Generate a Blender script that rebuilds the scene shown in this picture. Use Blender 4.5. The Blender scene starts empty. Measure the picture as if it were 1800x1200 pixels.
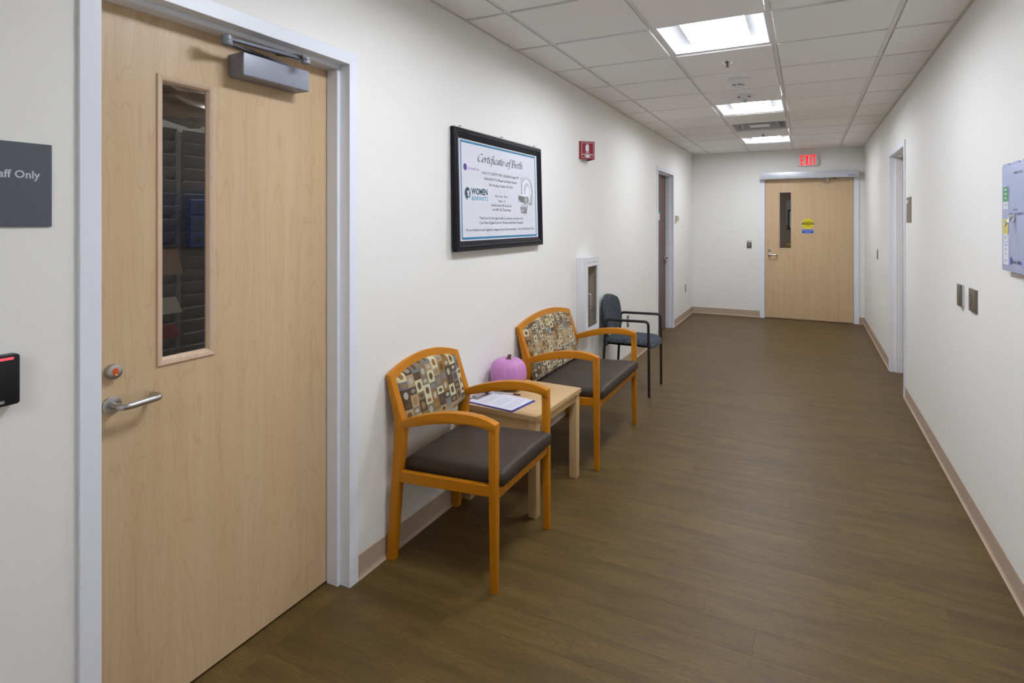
import bpy, bmesh, math, random
from mathutils import Vector, Matrix
random.seed(7)
SC = bpy.context.scene
COL = SC.collection
PI = math.pi

# ------------------------------------------------------------------ camera, world, exposure
XL, XR, YE, ZC = -1.6665, 0.7425, 9.716, 2.5896      # corridor: left wall, right wall, end wall, ceiling
YB = -3.2                                            # wall behind the viewer
cd = bpy.data.cameras.new('camera'); cam = bpy.data.objects.new('camera', cd); COL.objects.link(cam)
cam.location = (0, 0, 1.4951); cam.rotation_euler = (PI/2, 0, 0.473926)
cd.sensor_width = 36; cd.lens = 1009.98*36/1800; cd.shift_y = -(600-388.59)/1800; cd.clip_start = 0.02
SC.camera = cam
wd = bpy.data.worlds.new('world'); SC.world = wd; wd.use_nodes = True
wd.node_tree.nodes['Background'].inputs[0].default_value = (0.02, 0.02, 0.02, 1)
wd.node_tree.nodes['Background'].inputs[1].default_value = 1
SC.view_settings.view_transform = 'Standard'; SC.view_settings.look = 'None'
SC.view_settings.exposure = 0.0; SC.view_settings.gamma = 1.0; SC.view_settings.use_curve_mapping = False
LAMP = 42.0                                          # radiance of the troffer lenses
LAMP_ROWS = (3.2786, 5.717, 8.1554, 1.4498, -1.5982)   # near edge (y) of each lit ceiling cell
LAMP_RGB = (.93, .98, 1.08)

# ------------------------------------------------------------------ node helpers
def lin(h):
    if not isinstance(h, str): return tuple(h)
    h = h.lstrip('#'); o = []
    for i in (0, 2, 4):
        v = int(h[i:i+2], 16)/255
        o.append(v/12.92 if v <= .04045 else ((v+.055)/1.055)**2.4)
    return tuple(o)
class G:
    def __init__(s, name, rough=.5, metal=0, spec=.5):
        s.m = bpy.data.materials.new(name); s.m.use_nodes = True
        s.t = s.m.node_tree; s.b = s.t.nodes['Principled BSDF']
        s.b.inputs['Roughness'].default_value = rough; s.b.inputs['Metallic'].default_value = metal
        s.b.inputs['Specular IOR Level'].default_value = spec
    def n(s, typ, **kw):
        nd = s.t.nodes.new(typ)
        for k, v in kw.items(): setattr(nd, k, v)
        return nd
    def put(s, sock, v):
        if hasattr(v, 'node'): s.t.links.new(v, sock)
        elif isinstance(v, (tuple, list)) and len(v) == 3 and sock.type == 'RGBA': sock.default_value = (*v, 1)
        else: sock.default_value = v
    def math(s, op, a, b=0.0, c=0.0):
        nd = s.n('ShaderNodeMath', operation=op)
        s.put(nd.inputs[0], a); s.put(nd.inputs[1], b); s.put(nd.inputs[2], c)
        return nd.outputs[0]
    def vec(s, scale=(1, 1, 1), loc=(0, 0, 0), src='Object', add=None):
        c = s.n('ShaderNodeTexCoord').outputs[src]
        if add is not None:
            a = s.n('ShaderNodeVectorMath', operation='ADD'); s.put(a.inputs[0], c); s.put(a.inputs[1], add); c = a.outputs[0]
        mp = s.n('ShaderNodeMapping'); s.put(mp.inputs[0], c)
        mp.inputs['Scale'].default_value = scale; mp.inputs['Location'].default_value = loc
        return mp.outputs[0]
    def noise(s, v, scale=5, detail=4, rough=.5, dist=0.0, out=0):
        nd = s.n('ShaderNodeTexNoise'); s.put(nd.inputs['Vector'], v)
        nd.inputs['Scale'].default_value = scale; nd.inputs['Detail'].default_value = detail
        nd.inputs['Roughness'].default_value = rough; nd.inputs['Distortion'].default_value = dist
        return nd.outputs[out]
    def mix(s, f, a, b, blend='MIX'):
        nd = s.n('ShaderNodeMix', data_type='RGBA', blend_type=blend)
        s.put(nd.inputs[0], f); s.put(nd.inputs[6], a); s.put(nd.inputs[7], b)
        return nd.outputs[2]
    def ramp(s, f, stops, interp='LINEAR'):
        nd = s.n('ShaderNodeValToRGB'); cr = nd.color_ramp; cr.interpolation = interp
        while len(cr.elements) < len(stops): cr.elements.new(.5)
        for e, (p, c) in zip(cr.elements, stops):
            e.position = p; e.color = (*lin(c), 1) if not isinstance(c, float) else (c, c, c, 1)
        s.put(nd.inputs[0], f); return nd.outputs[0]
    def rng(s, v, a, b, c=0.0, d=1.0):
        nd = s.n('ShaderNodeMapRange'); s.put(nd.inputs[0], v)
        for i, q in enumerate((a, b, c, d)): nd.inputs[i+1].default_value = q
        return nd.outputs[0]
    def sep(s, v):
        nd = s.n('ShaderNodeSeparateXYZ'); s.put(nd.inputs[0], v); return nd.outputs
    def color(s, c): s.put(s.b.inputs['Base Color'], c); return s
    def rough(s, c): s.put(s.b.inputs['Roughness'], c); return s
    def bump(s, h, strength=.2, dist=.001):
        nd = s.n('ShaderNodeBump'); nd.inputs['Strength'].default_value = strength; nd.inputs['Distance'].default_value = dist
        s.put(nd.inputs['Height'], h); s.put(s.b.inputs['Normal'], nd.outputs[0]); return s
    def rnd(s): return s.n('ShaderNodeObjectInfo').outputs['Random']

def flat(name, c, rough=.5, metal=0, spec=.5, var=.04, scale=30, bump=0.0, bscale=400):
    g = G(name, rough, metal, spec); c = lin(c)
    nz = g.noise(g.vec(), scale, 3)
    g.color(g.mix(nz, tuple(x*(1-var) for x in c), tuple(min(1, x*(1+var)) for x in c)))
    if bump: g.bump(g.noise(g.vec(), bscale, 2), bump, .0006)
    return g.m
def emit(name, c, s):
    g = G(name); g.color(lin(c)); g.put(g.b.inputs['Emission Color'], lin(c)); g.b.inputs['Emission Strength'].default_value = s
    return g.m

M = {}
def paint(name, c, rough, b):
    g = G(name, rough, 0, .4); c = lin(c)
    nz = g.noise(g.vec(), 1.3, 3)
    g.color(g.mix(nz, tuple(x*.985 for x in c), tuple(min(1, x*1.01) for x in c)))
    g.bump(g.noise(g.vec(), 260, 3, .6), b, .0012)
    return g.m
M['wall'] = paint('cream_paint', (.845, .83, .785), .55, .22)
M['wallend'] = paint('cream_paint_end', (.845, .83, .785), .55, .22)
M['frame'] = flat('white_enamel', (.80, .825, .88), .35, var=.012, bump=.04, bscale=300)
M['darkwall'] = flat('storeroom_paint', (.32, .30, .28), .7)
M['base'] = flat('taupe_vinyl_base', (.47, .35, .255), .5, var=.03)
M['angle'] = flat('ceiling_angle', (.70, .67, .64), .5, var=.02)
M['bar'] = flat('grid_bar', (.78, .76, .74), .45, var=.015)
def tilemat():
    g = G('mineral_tile', .9, 0, .15)
    v = g.vec(add=None); r = g.rnd()
    f = g.noise(v, 420, 2, .7)
    sp = g.rng(g.noise(v, 900, 1), .66, .74)
    c = g.mix(g.rng(f, .3, .7), (.86, .845, .825), (.93, .92, .90))
    c = g.mix(g.math('MULTIPLY', sp, .35), c, (.28, .26, .24))
    k = g.math('ADD', g.math('MULTIPLY', r, .05), .97)
    hs = g.n('ShaderNodeHueSaturation'); g.put(hs.inputs['Value'], k); g.put(hs.inputs['Color'], c)
    g.color(hs.outputs[0]); g.bump(f, .35, .0012); return g.m
M['tile'] = tilemat()
def maple(name, c1, c2, line, rough=.38, axis='z', figure=1.0, sc=1.0, spec=.45):
    """maple veneer: stretched figure with thin contour lines, grain along the axis"""
    g = G(name, rough, 0, spec)
    k = {'z': (1, 1, .16), 'y': (1, .16, 1), 'x': (.16, 1, 1)}[axis]
    kf = {'z': (1, 1, .03), 'y': (1, .03, 1), 'x': (.03, 1, 1)}[axis]
    v = g.vec(tuple(q*sc for q in k))
    big = g.noise(v, 3.2, 3, .55, .35)
    w = g.math('FRACT', g.math('MULTIPLY', big, 27.0))
    ln = g.math('MULTIPLY', g.rng(w, .80, .97), g.rng(w, 1.0, .975))
    fine = g.noise(g.vec(tuple(q*sc for q in kf)), 210, 3, .6)
    mid = g.noise(g.vec(tuple(q*sc for q in kf)), 26, 4, .6)
    c = g.mix(g.rng(mid, .3, .72), c1, c2)
    c = g.mix(g.math('MULTIPLY', g.rng(fine, .45, .8), .22), c, line)
    c = g.mix(g.math('MULTIPLY', ln, .24*figure), c, line)
    fl = g.rng(g.noise(g.vec(tuple(q*sc*1.0 for q in k)), 60, 2), .72, .8)
    c = g.mix(g.math('MULTIPLY', fl, .35*figure), c, line)
    g.color(c); g.bump(fine, .05, .0004); return g.m
M['door'] = maple('maple_veneer', (.60, .415, .235), (.655, .475, .29), (.40, .235, .11))
M['bead'] = maple('maple_bead', (.60, .43, .29), (.66, .49, .345), (.40, .25, .15), sc=2)
M['table'] = maple('maple_laminate', (.56, .37, .17), (.62, .43, .215), (.42, .26, .10), .35, 'x', .35, 1.5)
M['tablev'] = maple('maple_leg', (.55, .365, .18), (.61, .42, .22), (.42, .26, .10), .38, 'z', .35, 2)
M['honey'] = maple('honey_beech', (.47, .165, .003), (.53, .20, .005), (.33, .10, .002), .38, 'z', .25, 3, .28)
M['honeyx'] = maple('honey_beech_rail', (.47, .165, .003), (.53, .20, .005), (.33, .10, .002), .38, 'x', .25, 3, .28)
M['honeyy'] = maple('honey_beech_crest', (.47, .165, .003), (.53, .20, .005), (.33, .10, .002), .38, 'y', .25, 3, .28)
M['walnut'] = maple('dark_walnut_door', (.105, .058, .040), (.135, .078, .055), (.06, .03, .02), .42, 'z', .6)
def vinylfloor():
    g = G('oak_vinyl_plank', .42, 0, .26)
    r = g.rnd()
    cx = g.n('ShaderNodeCombineXYZ')
    g.put(cx.inputs[0], g.math('MULTIPLY', r, 37.0)); g.put(cx.inputs[1], g.math('MULTIPLY', r, 91.0)); off = cx.outputs[0]
    v = g.vec((1.0, 7.0, 1), add=off)
    big = g.noise(v, 1.9, 4, .6, .5)
    fine = g.noise(g.vec((1, 26, 1), add=off), 9, 5, .68)
    vf = g.noise(g.vec((1, 16, 1), add=off), 46, 3, .7)
    w = g.math('FRACT', g.math('MULTIPLY', g.noise(g.vec((1, 4.2, 1), add=off), 2.2, 2, .5, .6), 17.0))
    ring = g.math('MULTIPLY', g.rng(w, .70, .96), g.rng(w, 1.0, .97))
    kn = g.noise(g.vec((1.0, 2.0, 1), add=off), 4.2, 2, .5)
    c = g.mix(g.rng(big, .34, .66), (.103, .0605, .0145), (.166, .101, .027))
    c = g.mix(g.math('MULTIPLY', g.rng(fine, .35, .72), .78), c, (.074, .048, .019))
    c = g.mix(g.math('MULTIPLY', g.rng(vf, .45, .75), .35), c, (.062, .039, .014))
    c = g.mix(g.math('MULTIPLY', ring, .38), c, (.060, .038, .020))
    c = g.mix(g.math('MULTIPLY', g.rng(kn, .64, .76), .80), c, (.060, .045, .036))
    hs = g.n('ShaderNodeHueSaturation')
    g.put(hs.inputs['Value'], g.math('ADD', g.math('MULTIPLY', r, .14), .93)); g.put(hs.inputs['Color'], c)
    g.color(hs.outputs[0]); g.rough(g.rng(fine, .2, .8, .38, .50)); g.bump(vf, .10, .0005); return g.m
M['floor'] = vinylfloor()
def fabric(name, w, per, band_lo, band_hi):
    """woven upholstery: columns of alternating tall and short cells, each with an oval"""
    g = G(name, .85, 0, .15)
    o = g.sep(g.n('ShaderNodeTexCoord').outputs['Object']); y, z = o[1], o[2]
    cu = g.math('DIVIDE', g.math('ADD', y, 3.0), w); col = g.math('FLOOR', cu); fu = g.math('FRACT', cu)
    off = g.math('FRACT', g.math('MULTIPLY', col, .382))
    vv = g.math('ADD', g.math('DIVIDE', z, per), off); row = g.math('FLOOR', vv); fv = g.math('FRACT', vv)
    tall = g.math('LESS_THAN', fv, .62)
    cv = g.math('ADD', .81, g.math('MULTIPLY', tall, -.50))
    hh = g.math('ADD', .098, g.math('MULTIPLY', tall, .085))
    ew = g.math('ADD', .30, g.math('MULTIPLY', tall, -.035))
    eu = g.math('DIVIDE', g.math('SUBTRACT', fu, .5), ew); ev = g.math('DIVIDE', g.math('SUBTRACT', fv, cv), hh)
    d = g.math('ADD', g.math('MULTIPLY', eu, eu), g.math('MULTIPLY', ev, ev)); oval = g.math('LESS_THAN', d, 1.0)
    idn = g.math('ADD', g.math('MULTIPLY', row, 2.0), tall)
    def wn(dx):
        cb = g.n('ShaderNodeCombineXYZ'); g.put(cb.inputs[0], g.math('ADD', col, dx)); g.put(cb.inputs[1], idn)
        q = g.n('ShaderNodeTexWhiteNoise', noise_dimensions='2D'); g.put(q.inputs['Vector'], cb.outputs[0]); return q.outputs['Value']
    CR, DK, OC, TN, TP, GB = (.60, .555, .34), (.065, .040, .022), (.25, .13, .028), (.40, .27, .145), (.20, .155, .095), (.165, .165, .175)
    cell = g.ramp(wn(.5), [(0, CR), (.24, DK), (.44, OC), (.60, TN), (.76, TP), (.90, GB)], 'CONSTANT')
    cell2 = g.ramp(wn(.5), [(0, CR), (.24, OC), (.40, TN), (.70, (.46, .31, .15)), (.85, (.36, .24, .13))], 'CONSTANT')
    ov = g.ramp(wn(53.5), [(0, (.42, .40, .30)), (.36, (.12, .055, .015)), (.60, (.24, .22, .17)), (.80, (.30, .17, .06))], 'CONSTANT')
    ovd = g.ramp(wn(53.5), [(0, (.10, .045, .014)), (.55, (.24, .115, .03)), (.8, (.09, .07, .05))], 'CONSTANT')
    zz = g.math('SUBTRACT', z, g.math('MULTIPLY', g.math('FRACT', g.math('MULTIPLY', col, .5)), .0))
    band = g.math('MULTIPLY', g.math('GREATER_THAN', zz, band_lo), g.math('LESS_THAN', zz, band_hi))
    cell = g.mix(band, cell, cell2)
    iscr = g.math('LESS_THAN', wn(.5), .24)
    ovc = g.mix(iscr, ov, ovd)
    c = g.mix(oval, cell, ovc)
    wv = g.noise(g.vec(), 700, 2); c = g.mix(g.math('MULTIPLY', wv, .25), c, (.18, .13, .08))
    g.color(c); g.bump(wv, .25, .0006); g.b.inputs['Sheen Weight'].default_value = .15
    return g.m
M['fab1'] = fabric('oval_print_fabric', .0500, .086, .40, .600)
M['fab2'] = fabric('oval_print_fabric_small', .0480, .066, .600, .700)
def bluefab():
    g = G('blue_mottled_fabric', .9, 0, .15)
    a = g.noise(g.vec(), 26, 4, .68, 1.8); b = g.noise(g.vec(loc=(3, 1, 2)), 42, 3, .6, 2.4)
    c = g.ramp(a, [(0, (.012, .016, .035)), (.42, (.022, .030, .062)), (.50, (.075, .088, .11)), (.56, (.03, .04, .07)), (.64, (.13, .135, .10)), (1, (.09, .10, .11))])
    c = g.mix(g.rng(b, .56, .66), c, (.17, .165, .10))
    g.color(c); g.bump(g.noise(g.vec(), 500, 2), .3, .0007); return g.m
M['bluefab'] = bluefab()
M['seat'] = flat('brown_vinyl', (.046, .032, .022), .52, 0, .3, var=.10, scale=160, bump=.12, bscale=900)
M['blackmetal'] = flat('black_powder_coat', (.010, .009, .010), .42, bump=.05)
M['steel'] = flat('satin_steel', (.50, .49, .48), .30, 1, var=.03)
M['chrome'] = flat('polished_chrome', (.72, .72, .74), .12, 1, var=.02)
M['closer'] = flat('grey_closer_paint', (.255, .265, .31), .42, .35, var=.03, bump=.10, bscale=700)
M['closerarm'] = flat('dark_closer_arm', (.085, .088, .11), .42, .2, var=.04)
M['alu'] = flat('aluminium', (.56, .58, .62), .38, .25, var=.02)
M['bronze'] = flat('antique_plate', (.175, .145, .115), .38, .5, var=.05)
M['red'] = flat('red_enamel', (.27, .008, .018), .35, var=.04)
M['orange'] = flat('orange_plastic', (.68, .085, .008), .4)
M['pink'] = flat('orchid_paint', (.53, .215, .48), .42, var=.03, scale=12, bump=.05)
M['stem'] = flat('dry_stem', (.13, .085, .045), .8, var=.3, bump=.4)
M['white'] = flat('white_plastic', (.75, .76, .78), .4, var=.01)
M['plate'] = flat('offwhite_plastic', (.66, .64, .60), .45, var=.01)
M['almond'] = flat('almond_plastic', (.52, .46, .33), .45, var=.02)
M['paper'] = flat('paper_white', (.70, .70, .76), .7, var=.01)
M['ink'] = flat('black_ink', (.035, .026, .040), .7)
M['teal'] = flat('teal_ink', (.015, .21, .36), .6)
M['tealdark'] = flat('dark_teal_ink', (.012, .075, .105), .6)
M['teallight'] = flat('cyan_ink', (.05, .34, .50), .6)
M['purple'] = flat('purple_ink', (.075, .025, .22), .6)
M['purple2'] = flat('purple_ink_light', (.22, .14, .42), .6)
M['sg1'] = flat('scanner_light_grey', (.56, .57, .60), .6)
M['sg2'] = flat('scanner_mid_grey', (.30, .30, .30), .6)
M['sg3'] = flat('scanner_dark_grey', (.17, .17, .165), .6)
M['sg4'] = flat('scanner_white', (.78, .79, .82), .6)
M['textgrey'] = flat('grey_print', (.42, .42, .47), .7)
M['pframe'] = flat('black_moulding', (.006, .006, .010), .34, 0, .22, var=.08)
M['slate'] = flat('slate_sign', (.088, .092, .112), .5, var=.03)
M['signtext'] = flat('sign_lettering', (.55, .55, .62), .5)
M['black'] = flat('black_plastic', (.006, .006, .009), .35, bump=.05)
M['rubber'] = flat('black_rubber', (.02, .018, .016), .7)
M['yellow'] = flat('yellow_vinyl', (.72, .62, .008), .5)
M['yellowdark'] = flat('caution_print', (.06, .045, .002), .5)
M['blue'] = flat('blue_vinyl', (.008, .085, .46), .5)
M['navy'] = flat('navy_hardboard', (.035, .025, .27), .4)
M['lilac'] = flat('pale_blue_panel', (.42, .47, .68), .35, var=.02)
M['liladark'] = flat('panel_edge', (.14, .11, .16), .4)
M['green'] = flat('green_label', (.12, .34, .17), .6)
M['ylabel'] = flat('yellow_label', (.70, .60, .12), .6)
M['bluelogo'] = flat('blue_logo', (.06, .10, .42), .6)
M['signbrown'] = flat('taupe_sign', (.215, .165, .125), .5)
M['rack'] = flat('rack_grey', (.25, .25, .255), .6)
M['rackblue'] = flat('blue_card_box', (.05, .07, .25), .6)
M['tancard'] = flat('tan_card', (.40, .26, .17), .7)
M['bag'] = flat('clear_bag', (.46, .40, .36), .25, var=.25, scale=9, bump=.5, bscale=14)
M['grille'] = flat('shaded_grille', (.50, .50, .52), .4, var=.01)  # shade among the white louvres put into a mid grey
M['duct'] = flat('duct_dark', (.05, .055, .075), .6)
M['extinguisher'] = flat('extinguisher_red', (.32, .03, .015), .3)
M['glow_red'] = emit('exit_red', (1.0, .010, .018), 1.35)
M['glow_pink'] = emit('exit_glow', (.92, .42, .45), .22)
M['glow_bar'] = emit('reader_light', (1.0, .10, .13), .55)
M['lens'] = emit('lamp_lens', LAMP_RGB, LAMP)
M['reflector'] = flat('lamp_reflector', (.74, .75, .77), .45, var=.005)
def glass(name, tint=(.86, .87, .86), refl=.09, rough=.02):
    m = bpy.data.materials.new(name); m.use_nodes = True; t = m.node_tree; t.nodes.clear()
    o = t.nodes.new('ShaderNodeOutputMaterial'); mx = t.nodes.new('ShaderNodeMixShader')
    tr = t.nodes.new('ShaderNodeBsdfTransparent'); gl = t.nodes.new('ShaderNodeBsdfGlossy'); fr = t.nodes.new('ShaderNodeFresnel')
    tr.inputs[0].default_value = (*tint, 1); gl.inputs['Roughness'].default_value = rough; fr.inputs[0].default_value = 1.5
    ge = t.nodes.new('ShaderNodeNewGeometry'); mu = t.nodes.new('ShaderNodeMath'); mu.operation = 'MULTIPLY_ADD'; mu.inputs[1].default_value = -1; mu.inputs[2].default_value = 1
    m2 = t.nodes.new('ShaderNodeMath'); m2.operation = 'MULTIPLY'; t.links.new(ge.outputs['Backfacing'], mu.inputs[0]); t.links.new(mu.outputs[0], m2.inputs[0]); t.links.new(fr.outputs[0], m2.inputs[1])
    t.links.new(m2.outputs[0], mx.inputs[0]); t.links.new(tr.outputs[0], mx.inputs[1]); t.links.new(gl.outputs[0], mx.inputs[2])
    t.links.new(mx.outputs[0], o.inputs[0]); return m
M['glass'] = glass('window_glass')
M['glassdark'] = glass('tinted_glass', (.80, .77, .73))

# ------------------------------------------------------------------ mesh helpers
def B(): return bmesh.new()
def box(bm, x0, x1, y0, y1, z0, z1):
    vs = [bm.verts.new((x, y, z)) for x in (x0, x1) for y in (y0, y1) for z in (z0, z1)]
    for f in ((0, 1, 3, 2), (4, 6, 7, 5), (0, 4, 5, 1), (2, 3, 7, 6), (0, 2, 6, 4), (1, 5, 7, 3)): bm.faces.new([vs[i] for i in f])
    return vs
def loft(bm, secs, caps=True, close=False):
    rings = [[bm.verts.new(p) for p in s] for s in secs]; n = len(secs[0])
    pairs = list(zip(rings, rings[1:])) + ([(rings[-1], rings[0])] if close else [])
    for a, b in pairs:
        for i in range(n):
            j = (i+1) % n; bm.faces.new((a[i], a[j], b[j], b[i]))
    if caps and not close:
        bm.faces.new(rings[0][::-1]); bm.faces.new(rings[-1])
def prism(bm, pts, axis, a, b):
    """polygon pts in the plane of the other two axes (x,z for axis y; y,z for axis x; x,y for axis z)"""
    def p(q, t): return (q[0], t, q[1]) if axis == 'y' else (t, q[0], q[1]) if axis == 'x' else (q[0], q[1], t)
    loft(bm, [[p(q, a) for q in pts], [p(q, b) for q in pts]])
def tube(bm, pts, r, seg=12):
    P = [Vector(p) for p in pts]; secs = []
    up = None
    for i, p in enumerate(P):
        d = ((P[i+1]-p) if i == 0 else (p-P[i-1]) if i == len(P)-1 else (P[i+1]-p).normalized()+(p-P[i-1]).normalized()).normalized()
        if up is None: up = d.orthogonal().normalized()
        else: up = (up-d*up.dot(d)).normalized()
        s = d.cross(up); rr = r[i] if isinstance(r, (list, tuple)) else r
        secs.append([p+up*rr*math.cos(2*PI*k/seg)+s*rr*math.sin(2*PI*k/seg) for k in range(seg)])
    loft(bm, secs)
def fillet(pts, r, n=5):
    P = [Vector(p) for p in pts]; out = [P[0]]
    for a, b, c in zip(P, P[1:], P[2:]):
        u, v = (a-b).normalized(), (c-b).normalized(); t = min(r, (a-b).length*.45, (c-b).length*.45)
        for k in range(n+1):
            s = k/n; out.append((b+u*t)*(1-s)**2 + b*2*s*(1-s) + (b+v*t)*s*s)
    return out+[P[-1]]
def lathe(bm, prof, seg=32, m=None):
    """profile of (radius, height) turned about z, then moved by the matrix"""
    m = m or Matrix(); secs = []
    for r, h in prof: secs.append([m @ Vector((max(r, 1e-5)*math.cos(2*PI*k/seg), max(r, 1e-5)*math.sin(2*PI*k/seg), h)) for k in range(seg)])
    loft(bm, secs)
OUT = Matrix.Rotation(PI/2, 4, 'X')                 # turns the lathe axis from +z to -y (out of a wall)
def at(x, y, z): return Matrix.Translation((x, y, z)) @ OUT
def poly(bm, pts, y): 
    """flat printed shape standing in the x,z plane"""
    bm.faces.new([bm.verts.new((p[0], y, p[1])) for p in pts])
def rect(x0, x1, z0, z1): return [(x0, z0), (x1, z0), (x1, z1), (x0, z1)]
def rrect(x0, x1, z0, z1, r, n=5):
    o = []
    for cx, cz, a in ((x1-r, z0+r, -PI/2), (x1-r, z1-r, 0), (x0+r, z1-r, PI/2), (x0+r, z0+r, PI)):
        for k in range(n+1): o.append((cx+r*math.cos(a+PI/2*k/n), cz+r*math.sin(a+PI/2*k/n)))
    return o
def ell(cx, cz, rx, rz, n=28, a0=0, a1=2*PI): return [(cx+rx*math.cos(a0+(a1-a0)*k/n), cz+rz*math.sin(a0+(a1-a0)*k/n)) for k in range(n if abs(a1-a0-2*PI) < 1e-6 else n+1)]
def finish(bm, bevel, seg):
    bmesh.ops.recalc_face_normals(bm, faces=bm.faces)
    if bevel:
        es = [e for e in bm.edges if len(e.link_faces) == 2 and e.calc_face_angle(0) > .5]
        bmesh.ops.bevel(bm, geom=es, offset=bevel, segments=seg, affect='EDGES', profile=.6, clamp_overlap=True)
def obj(name, bm, m, parent=None, bevel=0, seg=2, smooth=None, keep=False):
    if not keep: finish(bm, bevel, seg)
    me = bpy.data.meshes.new(name); bm.to_mesh(me); bm.free()
    o = bpy.data.objects.new(name, me); COL.objects.link(o)
    me.materials.append(M[m] if isinstance(m, str) else m)
    if smooth is not None or bevel:
        me.polygons.foreach_set('use_smooth', [True]*len(me.polygons)); me.set_sharp_from_angle(angle=smooth if smooth is not None else .6)
    if parent: o.parent = parent
    return o
def tag(o, label, cat, group=None, kind=None):
    o['label'] = label; o['category'] = cat
    if group: o['group'] = group
    if kind: o['kind'] = kind
    return o
def thing(name, label, cat, loc=(0, 0, 0), rz=0, group=None, kind=None):
    o = bpy.data.objects.new(name, None); COL.objects.link(o); o.empty_display_size = .1
    o.location = loc; o.rotation_euler = (0, 0, rz)
    return tag(o, label, cat, group, kind)
def bx(name, m, parent, x0, x1, y0, y1, z0, z1, bevel=0, seg=2):
    b = B(); box(b, x0, x1, y0, y1, z0, z1); return obj(name, b, m, parent, bevel, seg)
def fl(name, m, parent, pts, y):
    b = B(); poly(b, pts, y); return obj(name, b, m, parent, keep=True)
def text(body, x0, x1, z, cap, y, m, parent, name='lettering', shear=0, bold=0, fit=True, align='l'):
    """one line of print in the x,z plane facing -y, scaled to run from x0 to x1 on baseline z"""
    cu = bpy.data.curves.new('t', 'FONT'); cu.body = body; cu.size = 1; cu.shear = shear; cu.offset = bold; cu.resolution_u = 2
    to = bpy.data.objects.new('t', cu); COL.objects.link(to); bpy.context.view_layer.update()
    me = bpy.data.meshes.new_from_object(to.evaluated_get(bpy.context.evaluated_depsgraph_get()))
    bpy.data.objects.remove(to); bpy.data.curves.remove(cu)
    xs = [v.co.x for v in me.vertices]; a, b = min(xs), max(xs); k = (x1-x0)/(b-a); kz = cap/.729
    for v in me.vertices: v.co = (x0+(v.co.x-a)*k, y, z+v.co.y*kz)
    me.materials.clear(); me.materials.append(M[m]); me.name = name
    o = bpy.data.objects.new(name, me); COL.objects.link(o); o.parent = parent; return o
def WL(y, z=0, d=0): return (XL+d, y, z)
def WR(y, z=0, d=0): return (XR-d, y, z)
RL, RR = PI/2, -PI/2                                # local x runs along the wall to the viewer's right, -y comes out of the wall

# ------------------------------------------------------------------ the shell
T = .15; HD = 2.134
D1Y, D2Y, D3Y, D4X = 1.3173, 7.7152, 6.334, .0145
A1, A4 = .4623, .5945
def wallbox(name, parts, m, label):
    b = B()
    for p in parts: box(b, *p)
    return tag(obj(name, b, m), label, 'wall', kind='structure')
o = A1+.02; ho = HD+.03
wallbox('wall_left', [(XL-T, XL, YB, D1Y-o, 0, 2.66), (XL-T, XL, D1Y-o, D1Y+o, ho, 2.66), (XL-T, XL, D1Y+o, D2Y-o, 0, 2.66),
                      (XL-T, XL, D2Y-o, D2Y+o, ho, 2.66), (XL-T, XL, D2Y+o, YE+T, 0, 2.66)], 'wall', 'long cream wall behind the waiting chairs')
wallbox('wall_right', [(XR, XR+T, YB, D3Y-o, 0, 2.66), (XR, XR+T, D3Y-o, D3Y+o, ho, 2.66), (XR, XR+T, D3Y+o, YE+T, 0, 2.66)], 'wall', 'long cream wall holding the pale blue valve panel')
o4 = A4+.03
wallbox('wall_end', [(XL, D4X-o4, YE, YE+T, 0, 2.66), (D4X-o4, D4X+o4, YE, YE+T, ho, 2.66), (D4X+o4, XR, YE, YE+T, 0, 2.66)], 'wallend', 'short cream wall around the door under the exit sign')
wallbox('wall_back', [(XL, XR, YB-T, YB, 0, 2.66)], 'wall', 'plain cream wall closing the corridor behind the viewer')

# floor: slab with vinyl planks
fl_ = B(); box(fl_, XL-T, XR+T, YB-T, YE+T, -.12, -.006)
flo = tag(obj('floor', fl_, 'rubber'), 'brown oak vinyl plank floor of the corridor', 'floor', kind='structure')
PW, PLN = .1495, .9144
known = {0: -.167, 1: -.354, 2: .102, 3: -.437, 4: .235, 5: 0.0, 6: -.503, 7: .151, 8: -.09, 9: .30}
pm = {}
def plank(x0, x1, y0, y1):
    L, Wd = round(x1-x0, 4), round(y1-y0, 4); key = (L, Wd)
    if key not in pm:
        b = B(); box(b, 0, L, 0, Wd, -.006, 0)
        bmesh.ops.recalc_face_normals(b, faces=b.faces)
        top = [e for e in b.edges if all(v.co.z > -.001 for v in e.verts)]
        bmesh.ops.bevel(b, geom=top, offset=.0004, segments=1, affect='EDGES')
        me = bpy.data.meshes.new('plank'); b.to_mesh(me); b.free(); me.materials.append(M['floor']); pm[key] = me
    p = bpy.data.objects.new('plank', pm[key]); COL.objects.link(p); p.location = (x0, y0, 0); p.parent = flo
k0 = -7
k = k0
while True:
    y0 = 2.134+k*PW
    if y0 > YE: break
    y1 = min(y0+PW, YE)
    j = known.get(k, -1.6+((k*k*.173+k*.377) % 1)*PLN)
    while j > XL: j -= PLN
    xs = [XL-.0]+[q for q in (j+PLN*i for i in range(1, 6)) if XL+.05 < q < XR-.05]+[XR]
    for a, b_ in zip(xs, xs[1:]): plank(a+.0001, b_-.0001, y0+.0001, y1-.0001)
    k += 1
b = B(); box(b, XL, XR, YB, 2.134+k0*PW-.0003, -.006, 0); rest = obj('plank_field', b, 'floor', flo); rest['kind'] = 'stuff'
# thresholds inside the door openings
for nm, (x0, x1, y0, y1) in (('threshold', (XL-T-.02, XL, D1Y-A1, D1Y+A1)), ('threshold', (XL-T-.02, XL, D2Y-A1, D2Y+A1)), ('threshold', (XR, XR+T, D3Y-A1, D3Y+A1)), ('threshold', (D4X-A4, D4X+A4, YE, YE+T))):
    bx(nm, 'floor', flo, x0, x1, y0, y1, -.006, 0)

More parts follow.
